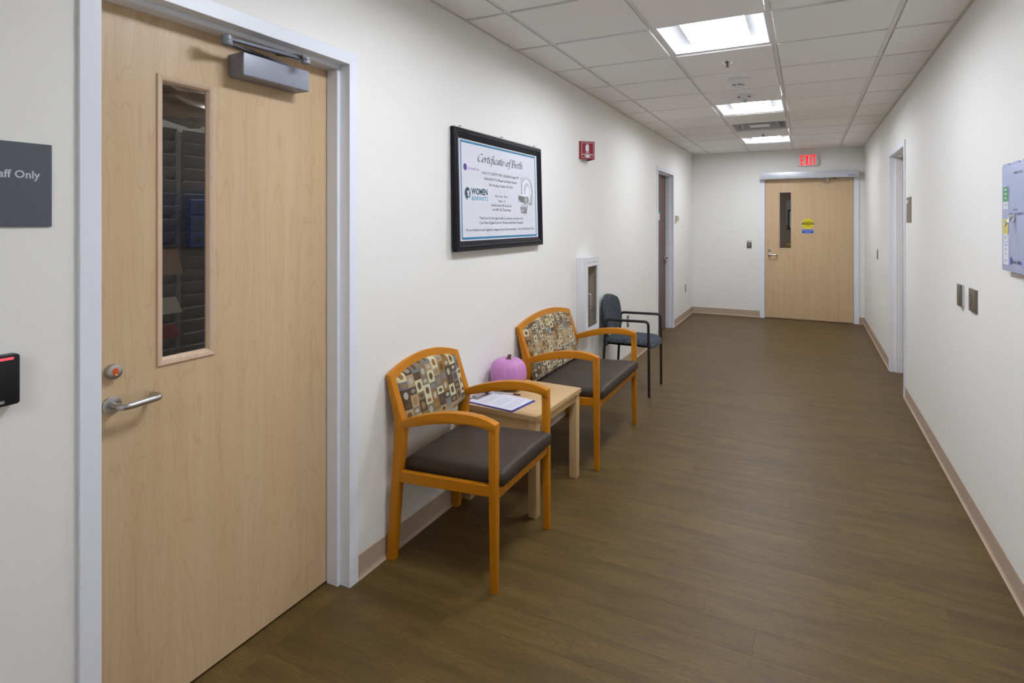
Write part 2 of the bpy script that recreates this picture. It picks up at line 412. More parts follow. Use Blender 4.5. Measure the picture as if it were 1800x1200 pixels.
# ceiling: plenum slab, exposed grid, recessed-edge tiles
cb = B(); box(cb, XL-T, XR+T, YB-T, YE+T, 2.70, 2.80)
cei = tag(obj('ceiling', cb, 'bar'), 'suspended grid ceiling of square white mineral tiles', 'ceiling', kind='structure')
CX = [XL, -1.3988, -.7892, -.1796, .43, XR]
RY = [2.669+.6096*i for i in range(-3, 12)]; RY = [y for y in RY if y < YE-.05]+[YE]
ZB = 2.595                                          # underside of the bars
for x in CX[1:-1]: bx('grid_bar', 'bar', cei, x-.012, x+.012, YB, YE, ZB, ZB+.03)
for y in RY[:-1]:
    for a, b_ in zip(CX, CX[1:]): bx('grid_bar', 'bar', cei, a+(.012 if a > XL else 0), b_-(.012 if b_ < XR else 0), y-.012, y+.012, ZB, ZB+.03)
skip = {(2, 1.4498), (2, 3.2786), (2, 5.717), (2, 8.1554), (2, 6.9362)}
tm = {}
def tile(x0, x1, y0, y1):
    L, Wd = round(x1-x0, 3), round(y1-y0, 3); key = (L, Wd)
    if key not in tm:
        b = B(); box(b, 0, L, 0, Wd, 0, .02); finish(b, .0012, 1)
        me = bpy.data.meshes.new('tile'); b.to_mesh(me); b.free(); me.materials.append(M['tile']); tm[key] = me
    p = bpy.data.objects.new('tile', tm[key]); COL.objects.link(p); p.location = (x0, y0, ZB-.0085); p.parent = cei
for i in range(5):
    for y0, y1 in zip(RY, RY[1:]):
        if any(i == a and abs(y0-b_) < .01 for a, b_ in skip): continue
        tile(CX[i]+(.0165 if i else .022), CX[i+1]-(.0165 if i < 4 else .022), y0+.0165, y1-(.0165 if y1 < YE else .022))
# ceiling behind the viewer: one field of tiles with a gap for the lamp there
b = B()
for x0, x1, y0, y1 in ((XL, CX[2], YB, RY[0]-.012), (CX[3], XR, YB, RY[0]-.012), (CX[2], CX[3], YB, -1.5982), (CX[2], CX[3], -.9886, RY[0]-.012)): box(b, x0, x1, y0, y1, ZB-.008, ZB+.02)
o = obj('tile_field', b, 'tile', cei); o['kind'] = 'stuff'
for nm, a in (('trim_1', (XL, XL+.022, YB, YE, ZB-.004, ZB)), ('trim_2', (XR-.022, XR, YB, YE, ZB-.004, ZB)), ('trim_3', (XL+.022, XR-.022, YE-.022, YE, ZB-.004, ZB))):
    b = B(); box(b, *a); tag(obj(nm, b, 'angle'), {'trim_1': 'thin grey ceiling angle above the certificate wall', 'trim_2': 'thin grey ceiling angle above the valve panel wall', 'trim_3': 'thin grey ceiling angle above the exit sign'}[nm], 'ceiling trim', kind='structure')

# cove base
BP = [(0, 0), (.0125, 0), (.0125, .003), (.0075, .0075), (.0045, .014), (.0034, .022), (.003, .098), (.0015, .101), (0, .101)]
def base(name, label, pts):
    b = B()
    loft(b, [[f(q) for q in BP] for f in pts]); return tag(obj(name, b, 'base'), label, 'baseboard', kind='structure')
def bl(y): return lambda q: (XL+q[0], y, q[1])
def br(y): return lambda q: (XR-q[0], y, q[1])
def be(x): return lambda q: (x, YE-q[0], q[1])
oj = A1+.0515
base('baseboard_left', 'taupe cove base running behind the wooden chairs and table', [bl(D1Y+oj), bl(D2Y-oj)])
base('baseboard_left', 'taupe cove base between the dark wood door and the corner', [bl(D2Y+oj), bl(YE)])
base('baseboard_left', 'taupe cove base below the black card reader', [bl(YB), bl(D1Y-oj)])
base('baseboard_right', 'taupe cove base below the pale blue valve panel', [br(YB), br(D3Y-oj)])
base('baseboard_right', 'taupe cove base beyond the recessed door on the valve panel wall', [br(D3Y+oj), br(YE)])
base('baseboard_end', 'taupe cove base left of the door under the exit sign', [be(XL), be(D4X-A4-.066)])
base('baseboard_end', 'short taupe cove base right of the door under the exit sign', [be(D4X+A4+.066), be(XR)])

# door frames (pressed steel, mitred)
def frame(name, label, loc, rz, A, prof):
    t = thing(name, label, 'door frame', loc, rz, kind='structure')
    for s in (-1, 1):
        b = B(); loft(b, [[(s*(A+q), y, 0) for q, y in prof], [(s*(A+q), y, HD+q) for q, y in prof]]); obj('jamb', b, 'frame', t, .0012, 1)
    b = B(); loft(b, [[(-(A+q), y, HD+q) for q, y in prof], [(A+q, y, HD+q) for q, y in prof]]); obj('head', b, 'frame', t, .0012, 1)
    return t
PR = [(.0515, 0), (.0515, -.0115), (0, -.0115), (0, .040), (-.016, .040), (-.016, .099), (0, .099), (0, .148), (.0195, .148), (.0195, 0)]
PE = [(.067, 0), (.067, -.0115), (0, -.0115), (0, .058), (-.016, .058), (-.016, .148), (.0195, .148), (.0195, 0)]
frame('trim_4', 'white steel frame around the light wood door with the closer', WL(D1Y), RL, A1, PR)
frame('trim_5', 'white steel frame around the dark wood door', WL(D2Y), RL, A1, PR)
frame('trim_6', 'white steel frame on the valve panel wall around the recessed door', WR(D3Y), RR, A1, PR)
frame('trim_7', 'white steel frame around the door under the exit sign', (D4X, YE, 0), 0, A4, PE)

def leaf_with_window(t, hw, h, m, w):
    """door leaf with an opening; w = x0,x1,z0,z1 of the opening"""
    x0, x1, z0, z1 = w; b = B(); th = .044
    xs = [-hw, x0, x1, hw]; zs = [.010, z0, z1, h]
    V = {}
    for yi, y in enumerate((0, th)):
        for i in range(4):
            for j in range(4): V[i, j, yi] = b.verts.new((xs[i], y, zs[j]))
    for i in range(3):
        for j in range(3):
            if i == 1 and j == 1: continue
            b.faces.new([V[i, j, 0], V[i+1, j, 0], V[i+1, j+1, 0], V[i, j+1, 0]]); b.faces.new([V[i, j, 1], V[i, j+1, 1], V[i+1, j+1, 1], V[i+1, j, 1]])
    def side(p, q): b.faces.new([V[p[0], p[1], 0], V[q[0], q[1], 0], V[q[0], q[1], 1], V[p[0], p[1], 1]])
    for k in range(3):
        side((k, 0), (k+1, 0)); side((k, 3), (k+1, 3)); side((0, k), (0, k+1)); side((3, k), (3, k+1))
    side((1, 1), (2, 1)); side((1, 2), (2, 2)); side((1, 1), (1, 2)); side((2, 1), (2, 2))
    return obj('leaf', b, m, t)
def beads(t, w, wd, m):
    """four mitred glazing beads round the opening w, wd wide, standing slightly proud and sloping in to the glass"""
    x0, x1, z0, z1 = w
    prof = [(0, .0), (0, -.004), (.002, -.006), (.008, -.0055), (wd*.72, -.001), (wd, .009), (wd, .016), (0, .016)]
    C = [(x0, z0, 1, 1), (x1, z0, -1, 1), (x1, z1, -1, -1), (x0, z1, 1, -1)]
    for k in range(4):
        a, c = C[k], C[(k+1) % 4]; b = B()
        loft(b, [[(q[0]+q[2]*(p-.004), y, q[1]+q[3]*(p-.004)) for p, y in prof] for q in (a, c)])
        obj('glazing_bead', b, m, t, smooth=.5)

# door 1 : light maple, tall narrow window, surface closer
d1 = thing('door_1', 'closed light maple door with a tall narrow window and grey closer', 'door', (XL-.1005, D1Y, 0), RL, kind='structure')
def L1(y): return y-D1Y
W1 = (L1(1.0700), L1(1.2545), 1.0540, 1.9430)
leaf_with_window(d1, .4595, 2.128, 'door', W1); beads(d1, W1, .0235, 'bead')
bx('window_pane', 'glass', d1, W1[0]+.012, W1[1]-.012, .012, .018, W1[2]+.012, W1[3]-.012)
b = B(); lathe(b, [(.0, 0), (.0245, 0), (.0255, .002), (.0255, .006), (.023, .0085), (.012, .0095), (.0, .0095)], 40, at(L1(.9375), 0, .9700)); rose = obj('handle_rose', b, 'steel', d1, smooth=.5)
b = B(); tube(b, fillet([(L1(.9375), 0, .97), (L1(.9375), -.058, .97), (L1(1.046), -.058, .974), (L1(1.046), -.012, .974)], .022, 6), .0095, 16); obj('lever_handle', b, 'steel', d1, smooth=.7)
b = B(); lathe(b, [(0, 0), (.0205, 0), (.0215, .004), (.0205, .018), (.0165, .0195), (0, .0195)], 36, at(L1(.9385), 0, 1.0665)); lk = obj('lock_cylinder', b, 'steel', d1, smooth=.5)
b = B(); prism(b, ell(L1(.9385), 1.0700, .0078, .0078, 18)[::-1], 'y', -.0215, -.019); prism(b, rect(L1(.9385)-.0062, L1(.9385)+.0062, 1.0570, 1.0665), 'y', -.0213, -.019); obj('key_core', b, 'orange', lk)
b = B(); lathe(b, [(0, 0), (.0035, 0), (.0035, .004), (0, .005)], 14, at(L1(.9385), -.0205, 1.0578)); obj('key_slot', b, 'chrome', lk)
b = B(); box(b, L1(1.3101), L1(1.6005), -.077, .0, 1.9880, 2.0680); body = obj('closer_body', b, 'closer', d1, .007, 3)
# closer arm: main arm from the body spindle out to the elbow, forearm back to the shoe under the head
zz = 2.083; el = (L1(1.237), -.093, zz); sp = (L1(1.512), -.038, 2.070); sh = (L1(1.524), -.1285, zz)
def bar(b, p, q, w0, w1, h0, h1):
    p, q = Vector(p), Vector(q); d = (q-p).normalized(); s = d.cross(Vector((0, 0, 1))).normalized(); u = s.cross(d)
    loft(b, [[p+s*w0+u*h0, p-s*w0+u*h0, p-s*w0-u*h0, p+s*w0-u*h0], [q+s*w1+u*h1, q-s*w1+u*h1, q-s*w1-u*h1, q+s*w1-u*h1]])
b = B(); bar(b, (sp[0]+.014, sp[1], 2.0765), (el[0], el[1], zz-.009), .010, .008, .0042, .0042); bar(b, (sp[0], sp[1], 2.064), (sp[0], sp[1]+.001, 2.080), .011, .011, .012, .012); obj('closer_arm', b, 'closerarm', d1, .0015, 1)
b = B(); bar(b, el[:2]+(zz+.006,), (sh[0], sh[1]+.01, zz+.008), .0055, .0075, .0055, .0065); bar(b, (L1(1.455), -.062, zz+.0165), (sh[0], -.125, zz+.013), .017, .017, .004, .004); obj('closer_forearm', b, 'closerarm', d1, .0015, 1)
b = B(); lathe(b, [(0, -.017), (.0155, -.017), (.0175, -.013), (.0175, -.001), (.0165, 0), (.0175, .001), (.0175, .008), (.0165, .009), (.0165, .014), (.010, .017), (0, .018)], 28, Matrix.Translation(el)); obj('elbow_joint', b, 'closer', d1, smooth=.5)
b = B(); lathe(b, [(0, -.011), (.0165, -.011), (.0165, 0), (.0155, .001), (.0165, .002), (.0165, .009), (.009, .013), (0, .014)], 28, Matrix.Translation((sh[0]+.006, sh[1]-.004, zz))); obj('shoe_joint', b, 'closer', d1, smooth=.5)

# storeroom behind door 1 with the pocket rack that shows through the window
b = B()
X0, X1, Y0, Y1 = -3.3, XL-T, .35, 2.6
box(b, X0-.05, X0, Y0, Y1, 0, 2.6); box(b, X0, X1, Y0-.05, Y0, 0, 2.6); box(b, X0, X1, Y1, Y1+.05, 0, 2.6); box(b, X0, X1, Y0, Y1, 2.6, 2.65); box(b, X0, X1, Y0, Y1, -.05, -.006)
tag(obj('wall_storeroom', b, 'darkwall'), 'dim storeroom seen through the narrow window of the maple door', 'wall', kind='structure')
rx = -2.10                                          # front of the rack
rk = thing('pocket_rack', 'tall grey rack of sloping pockets behind the maple door window', 'rack', (rx, 1.62, 0), RL)
for px in (-.53, -.279, -.02):
    bx('upright', 'rack', rk, px-.011, px+.011, -.012, .04, .3, 1.83, .002, 1)
for j in range(20):
    z = 1.795-j*.0477
    for a, c in ((-.518, -.291), (-.267, -.032)):
        b = B(); prism(b, [(-.028, z+.040), (-.024, z+.042), (.030, z-.006), (.026, z-.008)], 'x', a, c); obj('pocket_slat', b, 'rack', rk)
bx('rack_back', 'rack', rk, -.54, -.01, .042, .05, .3, 1.83)
bxg = 'blue boxes in the pocket rack'
for j, z in enumerate((1.396, 1.4575, 1.519)):
    t = thing('glove_box', 'dark blue box with a round hole in the pocket rack, %s of three' % ('lowest', 'middle', 'topmost')[j], 'box', (rx, 1.440, z), RL, bxg)
    b = B(); box(b, -.085, .110, -.062, -.034, 0, .058); obj('carton', b, 'rackblue', t, .002, 1)
    b = B(); lathe(b, [(0, 0), (.013, 0), (.013, .0006), (0, .0006)], 20, at(-.050, -.0622, .030)); obj('hole', b, 'duct', t)
    bx('label_strip', 'textgrey', t, .01, .08, -.0627, -.0622, .012, .018)
for j, (yy, z, hh, c, lb) in enumerate(((1.262, 1.300, .095, 'tancard', 'tan folder sticking out of the pocket rack'), (1.258, 1.160, .060, 'plate', 'pale leaflet leaning in the pocket rack'), (1.255, 1.072, .050, 'red', 'red leaflet low in the pocket rack'))):
    b = B(); prism(b, [(-.07, 0), (.045, 0), (.02, hh), (-.07, hh)], 'y', -.048, -.043); o = obj('leaflet', b, c); o.location = (rx, yy+.03, z); o.rotation_euler = (0, 0, RL); tag(o, lb, 'leaflet')
b = B(); bmesh.ops.create_icosphere(b, subdivisions=4, radius=1)
for v in b.verts:
    n = v.co.copy(); f = 1+.16*math.sin(7*n.x+3*n.z)*math.cos(5*n.y-2*n.z)+.10*math.sin(13*n.z+4*n.x)+.06*math.sin(19*n.y+9*n.x)
    v.co = Vector((n.x*.23*f, n.y*.10*f, n.z*.085*f))
o = obj('plastic_bag', b, 'bag', smooth=.5); o.location = (rx-.05, 1.40, 1.965); o.rotation_euler = (0, 0, RL); tag(o, 'crumpled clear plastic bag on top of the pocket rack', 'bag')
lg = bpy.data.lights.new('storeroom_fill', 'AREA'); lg.size = .5; lg.energy = 16.0; lo = bpy.data.objects.new('storeroom_fill', lg); COL.objects.link(lo); lo.location = (-1.98, 2.15, 2.5)  # added fill light so the rack shows through the window, no fixture

# door 2 : dark wood with a paper card
d2 = thing('door_2', 'closed dark brown wood door beyond the black chair', 'door', (XL-.1005, D2Y, 0), RL, kind='structure')
bx('leaf', 'walnut', d2, -.4595, .4595, 0, .044, .010, 2.128)
b = B(); lathe(b, [(0, 0), (.030, 0), (.030, .010), (.014, .014), (0, .014)], 28, at(.385, 0, .985)); obj('handle_rose', b, 'chrome', d2, smooth=.5)
b = B(); tube(b, fillet([(.385, 0, .985), (.385, -.060, .985), (.275, -.060, .985)], .014, 4), .011, 12); obj('lever_handle', b, 'chrome', d2, smooth=.7)
o = thing('door_notice', 'small white paper with a blue header on the dark wood door', 'notice', (XL-.1005, D2Y, 0), RL)
fl('sheet', 'paper', o, rect(-.18, .095, 1.508, 1.595), -.002); fl('header', 'teallight', o, rect(-.18, .095, 1.595, 1.628), -.002); fl('print', 'textgrey', o, rect(-.02, .055, 1.545, 1.553), -.0026)

# door 3 : recessed door on the right wall
d3 = thing('door_3', 'recessed light wood door on the valve panel wall, seen edge on', 'door', (XR+.1005, D3Y, 0), RR, kind='structure')
bx('leaf', 'door', d3, -.4595, .4595, 0, .044, .010, 2.128)

# door 4 : wide maple door with operator
d4 = thing('door_4', 'wide light maple door with a narrow window under the exit sign', 'door', (D4X, YE+.006, 0), 0, kind='structure')
def L4(x): return x-D4X
W4 = (L4(-.378), L4(-.204), 1.070, 1.940)
leaf_with_window(d4, A4-.003, 2.130, 'door', W4); beads(d4, W4, .016, 'bead')
bx('window_pane', 'glass', d4, W4[0]+.008, W4[1]-.008, .012, .018, W4[2]+.008, W4[3]-.008)
b = B(); lathe(b, [(0, 0), (.026, 0), (.026, .008), (.012, .011), (0, .011)], 28, at(L4(-.515), 0, .977)); obj('handle_rose', b, 'steel', d4, smooth=.5)
b = B(); tube(b, fillet([(L4(-.515), 0, .977), (L4(-.515), -.058, .977), (L4(-.405), -.058, .979), (L4(-.405), -.012, .979)], .02, 5), .0095, 12); obj('lever_handle', b, 'steel', d4, smooth=.7)
b = B(); lathe(b, [(0, 0), (.020, 0), (.021, .008), (.018, .014), (0, .014)], 28, at(L4(-.515), 0, 1.047)); obj('lock_cylinder', b, 'steel', d4, smooth=.5)
cs = thing('caution_sticker', 'round yellow caution sticker on the door under the exit sign', 'sticker', (.0147, YE+.006, 1.4577), 0)
b = B(); prism(b, ell(0, 0, .0785, .0785, 40), 'y', -.0012, -.0001); obj('disc', b, 'yellow', cs)
b = B(); poly(b, ell(0, 0, .0785, .0785, 10, -.20, .20)+ell(0, 0, .0785, .0785, 10, PI-.20, PI+.20), -.0018); obj('band', b, 'yellowdark', cs, keep=True)
text('AUTOMATIC', -.056, .056, .024, .016, -.0018, 'yellowdark', cs, bold=.012)
text('CAUTION', -.068, .068, -.0105, .021, -.0024, 'yellow', cs, bold=.012)
text('DOOR', -.032, .032, -.042, .016, -.0018, 'yellowdark', cs, bold=.012)
bs = thing('switch_sticker', 'blue rectangular sticker just below the round yellow caution sticker', 'sticker', (.0132, YE+.006, 1.3405), 0)
b = B(); prism(b, rrect(-.081, .081, -.033, .033, .006), 'y', -.0010, -.0001); obj('border', b, 'plate', bs)
b = B(); poly(b, rrect(-.077, .077, -.029, .029, .004), -.0014); obj('field', b, 'blue', bs, keep=True)
text('ACTIVATE SWITCH', -.068, .068, .006, .014, -.002, 'paper', bs); text('TO OPERATE', -.046, .046, -.018, .014, -.002, 'paper', bs)

# door operator above door 4
op = thing('door_operator', 'long silver automatic door operator above the maple door', 'door operator', (D4X, YE, 0), 0)
x0, x1 = -.633-D4X, .6566-D4X
b = B(); box(b, x0, x1, -.12, -.0115, 2.1350, 2.2350); obj('housing', b, 'alu', op, .003, 2)
for s, xx in ((-1, x0), (1, x1)):
    bx('end_cap', 'bar', op, min(xx, xx+s*.004), max(xx, xx+s*.004), -.118, -.0115, 2.137, 2.233)
bx('name_plate', 'liladark', op, x1-.125, x1-.022, -.1212, -.1195, 2.158, 2.168)
b = B(); tube(b, [(L4(.275), -.065, 2.135), (L4(.275), -.065, 2.085)], .012, 14); bx('track_shoe', 'bronze', op, L4(.355), L4(.39), -.08, -.05, 2.115, 2.135)
bar(b, (L4(.275), -.065, 2.090), (L4(.235), -.022, 2.080), .010, .010, .006, .006); bar(b, (L4(.235), -.030, 2.078), (L4(.235), .004, 2.078), .020, .020, .009, .009); obj('operator_arm', b, 'steel', op, smooth=.6)

# hallway beyond door 4
b = B(); hx0, hx1, hy0, hy1 = -1.5, .9, YE+T, 13.2
box(b, hx0-.05, hx0, hy0, hy1, 0, 2.6); box(b, hx1, hx1+.05, hy0, hy1, 0, 2.6); box(b, hx0, hx1, hy1, hy1+.05, 0, 2.6); box(b, hx0, hx1, hy0, hy1, 2.6, 2.65); box(b, hx0, hx1, hy0, hy1, -.05, -.006)
tag(obj('wall_beyond', b, flat('hallway_paint', (.30, .245, .19), .7)), 'dim hallway seen through the window of the maple door under the exit sign', 'wall', kind='structure')
pn = thing('wall_panel', 'pale grey notice panel beyond the window of the end door', 'panel', (-.254, hy1, 0), 0)
bx('board', 'textgrey', pn, -.13, .35, -.02, 0, 1.41, 1.93, .003, 1)
pf = thing('picture_frame', 'black framed picture seen through the window of the end door', 'picture', (-.164, hy1-.02, 1.53), 0)
b = B()
for q in ((-.18, -.15, -.20, .20), (.15, .18, -.20, .20), (-.15, .15, -.20, -.17), (-.15, .15, .17, .20)): box(b, q[0], q[1], -.03, 0, q[2], q[3])
obj('frame', b, 'pframe', pf); bx('picture', 'plate', pf, -.15, .15, -.012, 0, -.17, .17)
M['binlid'] = flat('dull_yellow_lid', (.36, .27, .02), .6)
yb = thing('waste_bin', 'yellow bin glimpsed low through the window of the end door', 'bin', (-.150, 12.7, 0), 0)
b = B(); loft(b, [[(-.17, -.13, 0), (.17, -.13, 0), (.17, .13, 0), (-.17, .13, 0)], [(-.21, -.17, .99), (.21, -.17, .99), (.21, .17, .99), (-.21, .17, .99)]]); obj('bin_body', b, flat('dull_yellow_plastic', (.34, .25, .02), .6), yb, .01, 2)
bx('bin_lid', M['binlid'], yb, -.22, .22, -.18, .18, .99, 1.045, .012, 2)
lg = bpy.data.lights.new('hallway_fill', 'AREA'); lg.size = .5; lg.energy = 22.0; lo = bpy.data.objects.new('hallway_fill', lg); COL.objects.link(lo); lo.location = (.3, 11.2, 2.55)  # added light to lift the dim hallway, no fitting behind it

# ------------------------------------------------------------------ ceiling fittings
def troffer(y0, label):
    cx, cy = (CX[2]+CX[3])/2, y0+.3048
    t = thing('ceiling_light', label, 'ceiling light', (cx, cy, ZB), 0, 'square recessed ceiling lights')
    e = .2925; zf = .0035
    b = B()
    for q in ((-e, -e+.012, -e, e), (e-.012, e, -e, e), (-e+.012, e-.012, -e, -e+.012), (-e+.012, e-.012, e-.012, e)): box(b, q[0], q[1], q[2], q[3], zf-.003, zf+.012)
    obj('frame', b, 'frame', t)
    # two curved reflectors rising to the central lens
    h = .034; lw = .175; ey = e-.012
    for s in (-1, 1):
        secs = []
        for k in range(9):
            u = k/8; x = s*((e-.012)+(lw-(e-.012))*u); z = zf+.004+h*math.sin(u*PI/2)
            secs.append([(x, -ey, z), (x, ey, z), (x, ey, z+.004), (x, -ey, z+.004)])
        b = B(); loft(b, secs); obj('reflector', b, 'reflector', t, smooth=.6)
    for s in (-1, 1):
        pts = [(-(e-.012), zf+.004)]+[(-((e-.012)+(lw-(e-.012))*k/8), zf+.004+h*math.sin(k/8*PI/2)) for k in range(1, 9)]
        pts = pts+[(-x, z) for x, z in reversed(pts)]
        b = B(); prism(b, pts, 'y', s*ey-.002*s, s*ey+.002*s); obj('end_plate', b, 'reflector', t)
    secs = []
    for k in range(13):
        x = -lw+2*lw*k/12; z = zf+.024+(h-.020)*(k/6-1)**2
        secs.append([(x, -ey, z), (x, ey, z), (x, ey, z+.004), (x, -ey, z+.004)])
    b = B(); loft(b, secs); obj('lens', b, 'lens', t, smooth=.6)
    return t
for y0, lb in zip(LAMP_ROWS, ('nearest lit square ceiling light, above the waiting chairs', 'second lit square ceiling light, beyond the ceiling alarm', 'farthest lit square ceiling light, in front of the exit sign', 'lit square ceiling light outside the maple door','lit square ceiling light behind the viewer')): troffer(y0, lb)
# air diffuser
dy = 6.9362+.3048
t = thing('air_diffuser', 'square white air diffuser between two ceiling lights', 'vent', ((CX[2]+CX[3])/2, dy, ZB))
def sqring(b, r0, r1, z0, z1, th=.003):
    secs = []
    for r, z in ((r0, z0), (r1, z1), (r1, z1+th), (r0, z0+th)): secs.append([(-r, -r, z), (r, -r, z), (r, r, z), (-r, r, z)])
    loft(b, secs, False, True)
b = B(); sqring(b, .2925, .272, .002, .004, .006); obj('frame', b, 'grille', t)
for r0, r1, zz0 in ((.268, .222, .003), (.200, .140, .004)):
    b = B(); sqring(b, r0, r1, zz0, .078); obj('louvre', b, 'grille', t)
bx('core_plate', 'white', t, -.105, .105, -.105, .105, .004, .008)
bx('duct', 'duct', t, -.285, .285, -.285, .285, .095, .100)
b = B()
for q in ((-.287, -.283, -.285, .285), (.283, .287, -.285, .285), (-.283, .283, -.287, -.283), (-.283, .283, .283, .287)): box(b, q[0], q[1], q[2], q[3], .010, .095)
obj('light_block', b, 'duct', t)  # added dark sides, keep plenum light off the backs of the louvres
for (y, lb) in ((4.19, 'chrome sprinkler in front of the smoke detector'), (7.854, 'chrome sprinkler between the air diffuser and the farthest light')):
    t = thing('sprinkler', lb, 'sprinkler', (-.485, y, ZB-.0085), 0, 'pendant ceiling sprinklers')
    b = B(); lathe(b, [(0, 0), (.040, 0), (.038, -.004), (.022, -.006), (.018, -.002), (0, -.002)], 32); obj('escutcheon', b, 'chrome', t, smooth=.5)
    b = B(); tube(b, [(0, 0, -.002), (0, 0, -.030)], .0045, 10)
    for s in (-1, 1): tube(b, [(s*.006, 0, -.004), (s*.011, 0, -.016), (0, 0, -.031)], .002, 6)
    obj('sprinkler_body', b, 'bronze', t, smooth=.6)
    b = B(); lathe(b, [(0, -.030), (.014, -.031), (.014, -.033), (0, -.034)], 24); obj('deflector', b, 'bronze', t, smooth=.5)
t = thing('smoke_detector', 'white smoke detector with dark slots on the ceiling', 'smoke detector', (-.472, 4.745, ZB-.0085))
b = B(); lathe(b, [(0, 0), (.079, 0), (.080, -.008), (.072, -.013), (.055, -.030), (.046, -.038), (.043, -.050), (.036, -.058), (0, -.060)], 40); obj('housing', b, 'white', t, smooth=.5)
for k in range(6):
    a = k*PI/3-.1; b = B(); loft(b, [[(r*math.cos(a+q), r*math.sin(a+q), z) for r, z in ((.0435, -.042), (.0465, -.042), (.0460, -.048), (.0425, -.048))] for q in (-.38, -.13, .13, .38)]); obj('slot', b, 'black', t)
t = thing('ceiling_alarm', 'round white ceiling alarm with red lettering before the second light', 'alarm', (-.478, 5.36, ZB-.0085))
b = B(); lathe(b, [(0, 0), (.082, 0), (.083, -.006), (.080, -.020), (.066, -.034), (.050, -.038), (0, -.039)], 40); obj('housing', b, 'white', t, smooth=.5)
b = B(); lathe(b, [(0, -.036), (.020, -.038), (.017, -.052), (.008, -.058), (0, -.058)], 24); obj('strobe_lens', b, 'alu', t, smooth=.5)
for s in (-1, 1):
    b = B(); loft(b, [[(s*x, -math.sqrt(max(r*r-x*x, 0)), z) for r, z in ((.0795, -.022), (.0722, -.0295), (.0735, -.0305), (.0808, -.0225))] for x in (.030, .037, .044, .051)]); obj('lettering', b, 'red', t)

# ------------------------------------------------------------------ upholstered wood seating
def cushion(bm, f, nu=20, nv=14):
    """closed pillow: f(u,v,side) with u,v in -1..1, side 0 back/bottom and 1 front/top"""
    def ring(side):
        return [[bm.verts.new(f(-1+2*i/nu, -1+2*j/nv, side)) for j in range(nv+1)] for i in range(nu+1)]
    A, C = ring(0), ring(1)
    for i in range(nu):
        for j in range(nv):
            bm.faces.new((A[i][j], A[i][j+1], A[i+1][j+1], A[i+1][j])); bm.faces.new((C[i][j], C[i+1][j], C[i+1][j+1], C[i][j+1]))
    for i in range(nu):
        bm.faces.new((A[i][0], A[i+1][0], C[i+1][0], C[i][0])); bm.faces.new((A[i][nv], C[i][nv], C[i+1][nv], A[i+1][nv]))
    for j in range(nv):
        bm.faces.new((A[0][j], C[0][j], C[0][j+1], A[0][j+1])); bm.faces.new((A[nu][j], A[nu][j+1], C[nu][j+1], C[nu][j]))
def ease(u, p=6): return max(0.0, 1-abs(u)**p)
def sp1(u): return math.copysign(abs(u)**.62, u) if u else 0.0     # crowds rows of points towards the rims
def interp(x, pts):
    for (a, b), (c, d) in zip(pts, pts[1:]):
        if x <= c: return b+(d-b)*(x-a)/(c-a) if c > a else b
    return pts[-1][1]
ARM_T = [(.075, .620), (.115, .6375), (.16, .654), (.207, .668), (.26, .682), (.31, .692), (.362, .6985), (.42, .7005), (.47, .6980), (.51, .6900), (.549, .6775)]
ARM_B = [(.549, .640), (.525, .649), (.49, .656), (.44, .6595), (.40, .6585), (.36, .6545), (.31, .6475), (.26, .6375), (.21, .6255), (.16, .611), (.115, .6000), (.075, .5880)]
def xc(z): return .073-.275*(z-.60)                 # middle of the leaning back
